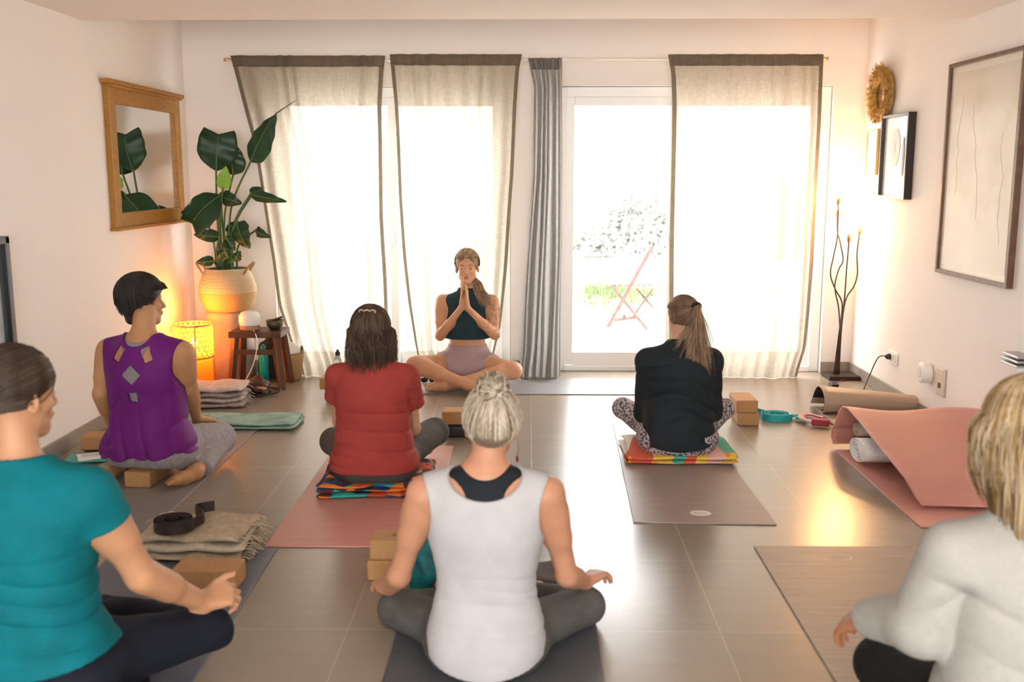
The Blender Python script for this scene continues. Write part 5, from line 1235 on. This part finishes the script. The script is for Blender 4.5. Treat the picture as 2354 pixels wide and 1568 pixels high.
# ---------------- kneeling woman in the purple top
def woman_purple():
    root, L = figure('woman with short dark hair kneeling in purple cross-back top by the left wall', Vector((P(350, 1060, 4.62).x, 4.62, .085)), -.16, 1.02)
    hc = np.array((-.028, .045, .765)); Rh = Rz(-.75) @ Rx(-.03)
    sh = [(-.185, -.0, .525), (.185, -.0, .525)]
    el = [L(232, 905, 4.62), L(436, 892, 4.66)]; wr = [L(262, 985, 4.80), L(452, 962, 4.88)]
    hd = [hand(wr[0], (.2, .9, -.25), (-.2, .25, 1), 1, (.25, .35, .3)), hand(wr[1], (.25, .9, -.22), (.1, .3, 1), -1, (.22, .35, .3), spread=.2)]
    tk = tkeys([(0, 1.04), (.1, 1.05), (.25, 1.08), (.42, 1.1), (.6, 1.02)])
    B = Sdf(); upper(B, tk, sh, el, wr, hd, neck=(-.0, .012, .70)); head_items(B, hc, Rh)
    hip = [(-.10, .02, .07), (.10, .02, .07)]; kn = [(-.17, .40, .03), (.185, .33, .035)]; an = [(-.19, .02, -.04), (.235, -.02, -.035)]
    tm = [(-.17, -.17, -.055), (.165, -.19, -.05)]
    for q in (0, 1):
        B.add(cone(hip[q], kn[q], .08, .054), .04); B.add(cone(kn[q], an[q], .05, .033), .02); B.add(foot(an[q], tm[q], (.3 if q else -.3, .1, -1), 1.05), .02)
    sdf_obj('body', B, .0045, SK3, root)
    lg = mat('mottled_grey_leggings', (.24, .215, .23, 1), .85, col2=(.31, .285, .30, 1), nscale=60, bump=.3, bscale=25)
    S = Sdf(); S.add(loft([k_ for k_ in tk if k_[0] < .15], .010), .03)
    for q in (0, 1):
        S.add(cone(hip[q], kn[q], .098, .078), .05); S.add(lclip(kn[q], np.array(an[q])+(0, .05, .0), .066, .048), .02); S.add(ell(np.array(hip[q])+np.array((0, -.03, -.02)), (.105, .12, .075)), .05)
    S.disp = folds(.003, (6, 8, 30), 5); S.dmax = .004; S.clip((0, 0, -1), (0, 0, -.076))
    S.clipf(lambda p: np.where((np.abs(p[..., 0]) < .16), -.0-p[..., 2], -1.0))
    sdf_obj('leggings', S, .0055, lg, root)
    gb_ = fabricm('grey_bra', (.24, .215, .22, 1))
    S = Sdf(); S.add(loft(tk, .006), .03)
    for q in (0, 1): S.add(cone((0, -.02, .575), np.array(sh[q]), .048, .05), .04)
    S.clip((0, 0, -1), (0, 0, .30)); S.clip((0, 0, 1), (0, 0, .63))
    for x in (-1, 1): S.cut(ell((x*.165, -.05, .52), (.115, .3, .085)))
    S.cut(ell((.0, .0, .676), (.100, .30, .098))); S.clipf(lambda p: np.where(p[..., 2] < .50, np.abs(p[..., 0])-.10, -1.0))
    sdf_obj('sports_bra', S, .004, gb_, root)
    S = Sdf(); S.add(loft([(-.03, 0, -.015, .200, .158), (.04, 0, -.012, .202, .156), (.11, 0, -.012, .188, .142), (.20, 0, -.006, .168, .124), (.29, 0, -.004, .162, .114)]+tk[6:], .014), .03)
    for q in (0, 1): S.add(cone((0, -.02, .575), np.array(sh[q]), .055, .060), .05); S.add(ell(np.array(hip[q])+np.array((0, -.03, .0)), (.108, .134, .10)), .05)
    def fd(p):
        x, y, z = p[..., 0], p[..., 1], p[..., 2]; w = np.clip((.46-z)/.35, 0, 1)
        f1 = (1-np.abs(np.sin(x*30+z*5+1.2*np.sin(z*7))))**2; f2 = (1-np.abs(np.sin(x*17-z*19+1)))**3
        return w*(.011*f1+.009*f2+.004*np.sin(x*40+z*14)-.004)
    S.disp = fd; S.dmax = .016
    S.cut(ell((0, .03, .62), (.088, .14, .1)))
    for x in (-1, 1):
        S.cut(ell((x*.262, -.01, .46), (.098, .3, .165)))
        S.cut(boxp((x*.068, -.13, .532), (.020, .09, .033), Ry(-x*.42)), 0)
    S.cut(ell((0, -.12, .668), (.104, .11, .105))); S.cut(boxp((0, -.13, .440), (.033, .09, .033), Ry(PI/4))); S.cut(boxp((0, -.13, .335), (.022, .09, .025)))
    S.clip((.06, 0, -1), (0, 0, .052)); S.clip((0, 0, 1), (0, 0, .63))
    sdf_obj('tank_top', S, .004, fabricm('purple_jersey', (.13, .012, .155, 1), rough=.6), root)
    h1 = hairmat('hair_near_black', (.010, .008, .008, 1), (.03, .022, .018, 1)); 
    S = Sdf(); cap(S, hc, Rh, 1, .015, face=(0, .085, -.05), nape=-.062, napey=-.045); S.add(cone(hc+Rh @ np.array((0, -.05, -.02)), hc+Rh @ np.array((0, -.052, -.085)), .055, .030), .02); S.disp = lambda p: .004*noise3(p, 60, 2); S.dmax = .005
    sdf_obj('hair', S, .0045, h1, root)
    rs = random.Random(9); ps = []
    for i in range(1500):
        a = rs.uniform(-PI, PI); d0 = N3((math.sin(a)*.15, math.cos(a)*.15-.1, 1)); lo_ = -.38-.5*max(0, -math.cos(a))**2 if math.cos(a) < .25 else .35; d1 = N3((math.sin(a), math.cos(a), rs.uniform(lo_, .6)))
        bk_ = math.cos(a) < -.2; p = surf_path(hc, Rh, 1, d0, d1, 5, .015+rs.uniform(0, .007)); e = Rh @ N3((math.sin(a)*.1, (.05 if bk_ else .8), -.9 if bk_ else -.25)); ln = rs.uniform(.012, .028)
        p += [p[-1]+e*ln*.5, p[-1]+e*ln+np.array((0, 0, -.006))]; ps.append(p)
    strands('hair_strands', ps, .0024, [h1], root)
woman_purple()

# ---------------- woman in the teal T-shirt, near left
def woman_teal():
    root, L = figure('woman with brown ponytail in teal T-shirt and navy leggings, cut off at the left edge', Vector((-1.285, 2.42, .115)), -.10, 1.02)
    hc = np.array((-.018, .03, .775)); Rh = Rz(-.45) @ Rx(-.05)
    sh = [(-.178, -.0, .528), (.172, -.0, .528)]
    el = [(-.26, .08, .27), L(325, 1322, 2.50)]; wr = [(-.33, .30, .14), L(462, 1382, 2.70)]
    hd = [hand(wr[0], (-.3, .9, -.1), (-.1, .2, 1), 1), hand(wr[1], (.75, .65, .05), (.1, -.55, .75), -1, (.75, .95, .7), thumb=(.75, .5, .25), tc=.3)]
    tk = tkeys([(0, 1.05), (.1, 1.05), (.25, 1.08), (.42, 1.04), (.6, 1.02)], 1, 1.05)
    B = Sdf(); upper(B, tk, sh, el, wr, hd, neck=(-.01, .0, .70), r=1.12); head_items(B, hc, Rh)
    hip = [(-.10, .02, .085), (.10, .02, .085)]; kn = [(-.36, .30, .03), L(478, 1452, 2.72)]; an = [(.10, .42, .0), (-.08, .46, .0)]
    for q in (0, 1):
        B.add(cone(hip[q], kn[q], .085, .055), .04); B.add(cone(kn[q], an[q], .05, .034), .02); B.add(foot(an[q], np.array(an[q])+((.15 if q == 0 else -.15), .05, -.01), (0, .2, 1), .95, toes=False), .02)
    sdf_obj('body', B, .0045, SK1, root)
    S = Sdf(); S.add(loft([k_ for k_ in tk if k_[0] < .15], .014), .03)
    for q in (0, 1):
        S.add(cone(np.array(hip[q])+(0, 0, -.01), kn[q], .100, .066), .05); S.add(cone(kn[q], an[q], .062, .045), .03); S.add(ell(np.array(hip[q])+np.array((0, -.03, -.02)), (.125, .125, .08)), .05)
    S.disp = folds(.003, (6, 3, 30), 5); S.dmax = .004; S.clip((0, 0, -1), (0, 0, -.02))
    sdf_obj('leggings', S, .006, fabricm('navy_leggings', (.008, .010, .018, 1)), root)
    S = Sdf(); S.add(loft([(.03, 0, -.012, .198, .16), (.10, 0, -.012, .192, .15), (.18, 0, -.01, .162, .128), (.28, 0, -.006, .150, .115)]+tk[6:], .014), .03)
    for q in (0, 1):
        S.add(cone((0, -.02, .575), np.array(sh[q]), .058, .066), .05); d = np.array(el[q])-np.array(sh[q])
        e = np.array(sh[q])+d*.33; S.add(lclip(sh[q], e, .062, .066), .025); S.add(ell(np.array(hip[q])+np.array((0, -.03, .0)), (.128, .14, .10)), .05)
    fd = folds(.005, (2.4, 2, 105), 21, .02, .45)
    S.disp = lambda p: fd(p)+.003*noise3(p, 20, 5); S.dmax = .016
    S.cut(ell((-.005, .02, .655), (.088, .10, .074))); S.clipf(lambda p: (.15-.05*np.cos(p[..., 0]*6))-p[..., 2])
    sdf_obj('t_shirt', S, .0045, fabricm('teal_jersey', (.0, .125, .155, 1), noise=.12), root)
    h1 = hairmat('hair_dark_brown', (.022, .013, .009, 1), (.05, .03, .02, 1)); h2 = hairmat('hair_dark_brown_light', (.04, .024, .015, 1), (.08, .05, .032, 1))
    S = Sdf(); cap(S, hc, Rh, 1, .011, nape=-.06, napey=-.045); sdf_obj('hair', S, .0045, h1, root)
    rs = random.Random(6); ps = []; tie = N3((.0, -1, -.35)); tp = surf_path(hc, Rh, 1, tie, N3((0, -1, -.36)), 1, .016)[0]
    for i in range(800):
        a = rs.uniform(-PI, PI); z = rs.uniform(-.8, -.3) if math.cos(a) < .1 else rs.uniform(.2, .9); ps.append(surf_path(hc, Rh, 1, N3((math.sin(a), math.cos(a), z)), tie, 8, .012+rs.uniform(0, .004)))
    for i in range(300):
        a = rs.uniform(-PI/2, PI/2); ps.append(surf_path(hc, Rh, 1, N3((math.sin(a)*.9, math.cos(a)*.6, 1)), tie, 8, .013+rs.uniform(0, .003)))
    strands('hair_strands', ps, .002, [h1, h1, h2], root)
    ps = []
    bk = Rh @ np.array((0, -1, 0))
    for i in range(220):
        u = rs.gauss(0, 1); w = rs.gauss(0, 1); ln = rs.uniform(.09, .15)
        ps.append([tp+bk*(.014+.05*math.sin(t*.28)+.004*w)+np.array((.004*u+.0025*u*t, 0, .006*w-ln*t/8)) for t in range(9)])
    strands('ponytail', ps, .0023, [h1, h1, h2], root)
    mb = MB(); c = tp+bk*.012; mb.tube([tuple(c+Rh @ np.array((.02*math.cos(a*PI/10), -.004, .017*math.sin(a*PI/10)))) for a in range(21)], .007, 8)
    lobj(mb, 'hair_tie', MATS['black_hair_tie'], root, smooth=True)
    o = MB().lathe([(0, .0075), (.20, .0075), (.235, .03), (.235, .075), (.20, .094), (0, .094)], (-1.285, 2.46, 0), 40, sx=1.1).build('cushion', fabricm('navy_cushion', (.02, .02, .03, 1)), smooth=True); tag(o, 'round dark cushion under the woman in the teal shirt', 'cushion')
woman_teal()

# ---------------- blonde woman in the white sweater, near right
def woman_sweater():
    root, L = figure('blonde woman in loose off-white sweater and black leggings, cut off at the right edge', Vector((1.115, 2.12, .11)), .10, 1.0)
    hc = np.array((-.012, .03, .785)); Rh = Rz(.05) @ Rx(-.08)
    sh = [(-.178, -.0, .52), (.178, -.0, .52)]
    el = [L(2128, 1420, 2.16), (.26, .08, .27)]; wr = [L(1996, 1420, 2.33), (.33, .30, .14)]
    hd = [hand(wr[0], (-.35, .78, -.5), (-.55, .35, .7), 1, (.45, .55, .4), spread=.22), hand(wr[1], (.3, .9, -.1), (-.1, .2, 1), -1)]
    tk = tkeys([(0, 1), (.25, 1.05), (.42, 1.05), (.6, 1)])
    B = Sdf(); upper(B, tk, sh, el, wr, hd, neck=(.0, .0, .70)); head_items(B, hc, Rh)
    hip = [(-.10, .02, .085), (.10, .02, .085)]; kn = [L(2032, 1528, 2.44), (.36, .30, .03)]; an = [(.12, .30, .0), (.02, .34, .0)]
    for q in (0, 1):
        B.add(cone(hip[q], kn[q], .085, .055), .04); B.add(cone(kn[q], an[q], .05, .034), .02); B.add(foot(an[q], np.array(an[q])+((.15 if q == 0 else -.15), .05, -.01), (0, .2, 1), .95, toes=False), .02)
    sdf_obj('body', B, .0045, skinmat('skin_deep_tan', (.42, .19, .10, 1)), root)
    S = Sdf(); S.add(loft([k_ for k_ in tk if k_[0] < .15], .012), .03)
    for q in (0, 1):
        S.add(cone(hip[q], kn[q], .105, .074), .05); S.add(cone(kn[q], an[q], .065, .045), .03); S.add(ell(np.array(hip[q])+np.array((0, -.03, -.02)), (.115, .125, .08)), .05)
    S.clip((0, 0, -1), (0, 0, -.02)); sdf_obj('leggings', S, .006, fabricm('black_leggings', (.009, .009, .010, 1)), root)
    S = Sdf(); S.add(loft([(-.03, 0, -.02, .185, .17), (.06, 0, -.02, .185, .17), (.18, 0, -.015, .170, .15), (.30, 0, -.01, .160, .135), (.42, 0, -.014, .165, .128), (.49, 0, -.018, .165, .112), (.545, 0, -.02, .135, .088), (.585, 0, -.016, .082, .064), (.60, 0, -.01, .062, .054)], .015), .02)
    for q in (0, 1):
        S.add(cone((0, -.02, .575), np.array(sh[q]), .058, .068), .05); e2 = np.array(el[q])+(0, 0, -.01); S.add(cone(sh[q], e2, .068, .076), .012)
        w2 = np.array(wr[q])+(np.array(e2)-np.array(wr[q]))*.20; S.add(cone(e2, w2, .072, .050), .03)
        c1 = np.array(wr[q])+(np.array(e2)-np.array(wr[q]))*.02; S.add(lclip(w2, c1, .044, .046), .008)
    fd = folds(.008, (4, 3, 45), 31, .0, .55)
    S.disp = lambda p: fd(p)+.004*noise3(p, 12, 6)+.001*noise3(p, 45, 7); S.dmax = .012
    S.cut(ell((0, .02, .665), (.075, .085, .065))); S.clip((0, 0, -1), (0, 0, -.0))
    sw = mat('cream_knit', (.385, .375, .35, 1), .95, bump=.35, bscale=260, noise=.03, nscale=60, spec=.15)
    sdf_obj('sweater', S, .005, sw, root)
    h1 = hairmat('hair_golden', (.20, .11, .03, 1), (.38, .23, .08, 1)); h2 = hairmat('hair_pale_blonde', (.38, .28, .17, 1), (.55, .44, .3, 1)); h3 = hairmat('hair_golden_dark', (.07, .04, .015, 1), (.16, .09, .035, 1))
    S = Sdf(); cap(S, hc, Rh, 1, .012, nape=-.06, napey=-.045); sdf_obj('hair', S, .0045, h3, root)
    rs = random.Random(16); ps = []; tie = N3((.22, -1, .75)); tp = surf_path(hc, Rh, 1, tie, N3((.22, -1, .74)), 1, .02)[0]
    for i in range(900):
        a = rs.uniform(-PI, PI); z = rs.uniform(-1, -.2) if math.cos(a) < .1 else rs.uniform(-.1, .9); ps.append(surf_path(hc, Rh, 1, N3((math.sin(a), math.cos(a), z)), tie, 8, .012+rs.uniform(0, .006)))
    strands('hair_strands', ps, .002, [h1, h2, h2, h3], root)
    S = Sdf(); S.add(cone(hc+(0, -.045, -.0), hc+(-.005, -.075, -.20), .078, .062), .03); S.add(cone(hc+(-.055, -.02, -.0), hc+(-.070, -.045, -.15), .040, .030), .03); S.add(cone(hc+(.055, -.02, -.0), hc+(.070, -.045, -.15), .040, .030), .03)
    S.disp = lambda p: .004*np.sin(p[..., 0]*110+3*np.sin(p[..., 2]*18)); S.dmax = .005
    sdf_obj('hair_fall', S, .005, h3, root)
    groups = {0: [], 1: []}
    for i in range(1500):
        a = rs.uniform(PI*.22, PI*1.72); side = -1 if a > PI else 1
        d0 = N3((.05*rs.gauss(0, 1), -.05, 1)); d1 = N3((math.sin(a), math.cos(a), rs.uniform(-.1, .15)))
        p = surf_path(hc, Rh, 1, d0, d1, 7, .016+rs.uniform(0, .006)); e = p[-1]; out = N3((math.sin(a)*.8, math.cos(a)-.3, 0)); bk_ = max(0, -math.cos(a)); ln = rs.uniform(.10, .20)+.28*bk_*rs.uniform(.6, 1); w0 = rs.uniform(0, 6)
        for k in range(1, 11):
            t = k/10; p.append(e+np.array((0, 0, -ln*t))+out*(.010*math.sin(t*4+w0)+.020*math.sin(t*PI*.8))+np.array((.006*math.sin(t*7+w0*2)-math.sin(a)*.035*t*t, -.03*bk_*t, 0)))
        groups[1 if (math.sin(a) < -.62 and rs.random() < .8) else 0].append(p)
    strands('long_hair', groups[0], .0019, [h1, h3, h1, h3, h2], root)
    strands('face_framing_hair', groups[1], .0017, [h2, h2, h1], root)
    o = MB().lathe([(0, .0075), (.20, .0075), (.235, .03), (.235, .072), (.20, .090), (0, .090)], (1.12, 2.16, 0), 40, sx=1.0).build('cushion', fabricm('grey_cushion', (.10, .09, .09, 1)), smooth=True); tag(o, 'round grey cushion under the blonde woman in the white sweater', 'cushion')
woman_sweater()

# ---------------- instructor facing the class
def instructor():
    root, L = figure('yoga instructor facing the class with joined palms, dark crop top and mauve shorts', Vector((P(1075, 850, 6.84).x, 6.84, .05)), PI-.03, 1.0)
    hc = np.array((-.005, .03, .782)); Rh = Rx(-.03) @ Ry(.04)
    sh = [(-.170, -.0, .530), (.170, -.0, .530)]
    el = [L(1138, 770, 6.74), L(1012, 772, 6.74)]; wr = [(-.026, .20, .507), (.026, .20, .507)]
    hd = [hand((-.022, .20, .507), (.045, .12, 1), (-1, 0, 0), 1, (.02, .03, .02), spread=.03, thumb=(.85, .45, .1), tc=.05), hand((.022, .20, .507), (-.045, .12, 1), (1, 0, 0), -1, (.02, .03, .02), spread=.03, thumb=(.85, .45, .1), tc=.05)]
    tk = tkeys([(0, 1), (.1, .98), (.25, .95), (.42, .95), (.6, .92)])
    B = Sdf(); upper(B, tk, sh, el, wr, hd, neck=(0, .012, .70), trap=.032, r=.88, shr=.046, nr=.88); head_items(B, hc, Rh)
    for x in (-1, 1): B.add(ell((x*.068, .085, .40), (.055, .045, .055)), .04)
    hip = [(-.10, .02, .085), (.10, .02, .085)]; kn = [L(1180, 852, 6.62), L(955, 838, 6.62)]; an = [(.11, .30, .0), (-.03, .34, .015)]
    for q in (0, 1):
        B.add(cone(hip[q], kn[q], .086, .058), .05); limb(B, kn[q], an[q], .054, .034, (.3, .056), .03)
    B.add(foot((.11, .30, -.01), (.28, .26, -.02), (0, .5, 1), 1.0), .015); B.add(foot((-.02, .35, .01), (-.17, .40, .03), (.1, .9, .5), 1.05), .015)
    m = skinmat('skin_tattooed', (.74, .42, .27, 1)); nt = m.node_tree; N = nt.nodes; b = N['Principled BSDF']; Lk = nt.links
    src = b.inputs['Base Color'].links[0].from_socket; tc = N.new('ShaderNodeTexCoord'); sx = N.new('ShaderNodeSeparateXYZ'); Lk.new(tc.outputs['Object'], sx.inputs[0])
    lt = N.new('ShaderNodeMath'); lt.operation = 'LESS_THAN'; lt.inputs[1].default_value = -.15; Lk.new(sx.outputs['X'], lt.inputs[0])
    gt = N.new('ShaderNodeMath'); gt.operation = 'GREATER_THAN'; gt.inputs[1].default_value = .30; Lk.new(sx.outputs['Z'], gt.inputs[0])
    nz = N.new('ShaderNodeTexNoise'); nz.inputs['Scale'].default_value = 48; nz.inputs['Detail'].default_value = 2; Lk.new(tc.outputs['Object'], nz.inputs[0]); th = N.new('ShaderNodeMath'); th.operation = 'GREATER_THAN'; th.inputs[1].default_value = .56; Lk.new(nz.outputs['Fac'], th.inputs[0])
    m1 = N.new('ShaderNodeMath'); m1.operation = 'MULTIPLY'; Lk.new(lt.outputs[0], m1.inputs[0]); Lk.new(gt.outputs[0], m1.inputs[1]); m2 = N.new('ShaderNodeMath'); m2.operation = 'MULTIPLY'; Lk.new(m1.outputs[0], m2.inputs[0]); Lk.new(th.outputs[0], m2.inputs[1]); m3 = N.new('ShaderNodeMath'); m3.operation = 'MULTIPLY'; m3.inputs[1].default_value = .45; Lk.new(m2.outputs[0], m3.inputs[0])
    mx = N.new('ShaderNodeMix'); mx.data_type = 'RGBA'; Lk.new(m3.outputs[0], mx.inputs['Factor']); Lk.new(src, mx.inputs[6]); mx.inputs[7].default_value = (.10, .09, .085, 1); Lk.new(mx.outputs[2], b.inputs['Base Color'])
    sdf_obj('body', B, .0038, m, root)
    S = Sdf(); S.add(loft([k_ for k_ in tk if k_[0] < .32], .008), .03)
    for q in (0, 1):
        e = np.array(hip[q])+(np.array(kn[q])-np.array(hip[q]))*.36; S.add(lclip(hip[q], e, .098, .090), .05)
    S.clip((0, 0, 1), (0, 0, .235)); S.clip((0, 0, -1), (0, 0, -.028)); S.disp = folds(.003, (5, 3, 36), 3, .03, .2); S.dmax = .004
    sdf_obj('shorts', S, .004, fabricm('mauve_shorts', (.42, .30, .32, 1), rough=.6), root)
    S = Sdf(); S.add(loft([(.24, 0, .0, .146, .108), (.33, 0, .002, .158, .118)]+tk[6:], .010), .03)
    for x in (-1, 1): S.add(ell((x*.068, .09, .40), (.062, .05, .06)), .05); S.add(cone((0, -.02, .570), (x*.135, -.0, .532), .046, .046), .04)
    S.add(cone((0, -.012, .58), (0, -.006, .628), .064, .060), .015)
    S.disp = folds(.004, (4, 2, 30), 2, .27, .42); S.dmax = .005
    for x in (-1, 1): S.cut(ell((x*.222, .0, .475), (.086, .3, .145)))
    S.clip((0, 0, 1), (0, 0, .628)); S.clip((0, 0, -1), (0, 0, .282))
    sdf_obj('crop_top', S, .004, fabricm('charcoal_teal_jersey', (.020, .045, .055, 1)), root)
    h1 = hairmat('hair_sandy', (.17, .10, .055, 1), (.32, .2, .12, 1)); h2 = hairmat('hair_sandy_light', (.38, .26, .16, 1), (.52, .38, .25, 1))
    S = Sdf(); cap(S, hc, Rh, 1, .008, face=(0, .075, -.04), fr=(.064, .062, .100), nape=-.06, napey=-.03); sdf_obj('hair', S, .004, h1, root)
    rs = random.Random(26); ps = []; tie = N3((-.15, -1, .05))
    for i in range(1100):
        a = rs.uniform(-PI, PI); z = rs.uniform(-.4, .8) if abs(a) > 1.25 else .42+rs.uniform(0, 1)**1.5*.9
        ps.append(surf_path(hc, Rh, 1, N3((math.sin(a), math.cos(a), z)), tie, 9, .012+rs.uniform(0, .003)))
    strands('hair_strands', ps, .0017, [h1, h2, h2, h1], root)
    tp = hc+np.array((-.055, -.03, -.085)); ps = []
    for i in range(260):
        u = rs.gauss(0, 1); w = rs.gauss(0, 1); ln = rs.uniform(.6, 1)
        q = [tp+np.array((.006*u, .004*w, .004*u)), tp+np.array((-.012+.011*u, .05+.006*w, -.03)), tp+np.array((-.030+.014*u, .092+.01*w, -.075)), tp+np.array((-.055+.016*u, .115+.012*w, -.12*ln-.01)), tp+np.array((-.085+.016*u, .125+.012*w, -.17*ln-.02))]
        ps.append([np.array(v) for v in spline([tuple(v) for v in q], 3)])
    strands('ponytail', ps, .002, [h1, h2, h1], root)
    T = lambda x, y, z: tuple(hc+Rh @ np.array((x, y, z)))
    mb = MB()
    for q in (-1, 1): mb.tube([T(q*.014, .083, .010), T(q*.03, .084, .0155), T(q*.046, .072, .011)], [.0022, .0026, .0012], 6)
    lobj(mb, 'eyebrows', mat('brow_brown', (.12, .07, .04, 1), .8), root)
    mb = MB()
    for q in (-1, 1): mb.sphere(T(q*.0305, .0775, -.009), (.0105, .0072, .0045), 12, 8)
    lobj(mb, 'eyes', mat('eye_white', (.6, .57, .54, 1), .3), root, smooth=True)
    mb = MB()
    for q in (-1, 1): mb.sphere(T(q*.0305, .0825, -.009), (.0045, .003, .0042), 10, 6)
    lobj(mb, 'irises', mat('eye_iris', (.05, .05, .045, 1), .2), root, smooth=True)
    mb = MB(); mb.tube([T(-.024, .0845, -.0635), T(-.010, .0940, -.0645), T(0, .0950, -.066), T(.010, .0940, -.0645), T(.024, .0845, -.0635)], [.0010, .0034, .0036, .0034, .0010], 8)
    mb.tube([T(-.020, .0855, -.066), T(0, .0940, -.0735), T(.020, .0855, -.066)], [.0010, .0042, .0010], 8)
    lobj(mb, 'lips', mat('lip_pink', (.46, .17, .13, 1), .45), root, smooth=True)
instructor()
# ---------------------------------------------------------------- light, world, camera
w = bpy.data.worlds.new('World'); bpy.context.scene.world = w; w.use_nodes = True
bg = w.node_tree.nodes['Background']; bg.inputs['Color'].default_value = (1, .995, .985, 1); bg.inputs['Strength'].default_value = 12
def area(name, loc, rot, sx, sy, power, col, portal=False):
    l = bpy.data.lights.new(name, 'AREA'); l.shape = 'RECTANGLE'; l.size = sx; l.size_y = sy; l.energy = power; l.color = col
    o = bpy.data.objects.new(name, l); C.objects.link(o); o.location = loc; o.rotation_euler = rot
    if portal: l.cycles.is_portal = True
    return o
for hl in (W1, W2):
    area('daylight_portal', ((hl[0]+hl[1])/2, YB+.3, (hl[2]+hl[3])/2), (-PI/2, 0, 0), hl[1]-hl[0], hl[3]-hl[2], 1, (1, 1, 1), True)
area('rear_fill_light', (0, YR-.02, 1.3), (PI/2, 0, 0), 3.2, 1.5, 100, (1, .95, .90))  # added fill light behind the camera, brightens the whole room
def point(name, loc, power, col, r=.03):
    l = bpy.data.lights.new(name, 'POINT'); l.energy = power; l.color = col; l.shadow_soft_size = r
    o = bpy.data.objects.new(name, l); C.objects.link(o); o.location = loc; return o
sc = bpy.context.scene
cam = bpy.data.cameras.new('camera'); co = bpy.data.objects.new('camera', cam); C.objects.link(co)
co.location = (0, 0, CAMZ); co.rotation_euler = (PI/2-TILT, 0, YAW); cam.lens = 35; cam.sensor_width = 36; cam.clip_start = .05
cam.dof.use_dof = True; cam.dof.focus_distance = 6.3; cam.dof.aperture_fstop = 3.0
sc.camera = co
sc.view_settings.view_transform = 'Standard'; sc.view_settings.look = 'None'; sc.view_settings.gamma = 1; sc.view_settings.exposure = .24
try: sc.view_settings.use_curve_mapping = False
except Exception: pass
for i, t in enumerate(LAMP_TOPS): point('bulb_light', t+Vector((0, -.0, .10)), 9, (1, .50, .18), .02)
point('amber_light', ORANGE+Vector((0, 0, .01)), 5, (1, .40, .08), .03)
point('amber_uplight', ORANGE+Vector((-.03, .02, .14)), 10, (1, .34, .05), .03)
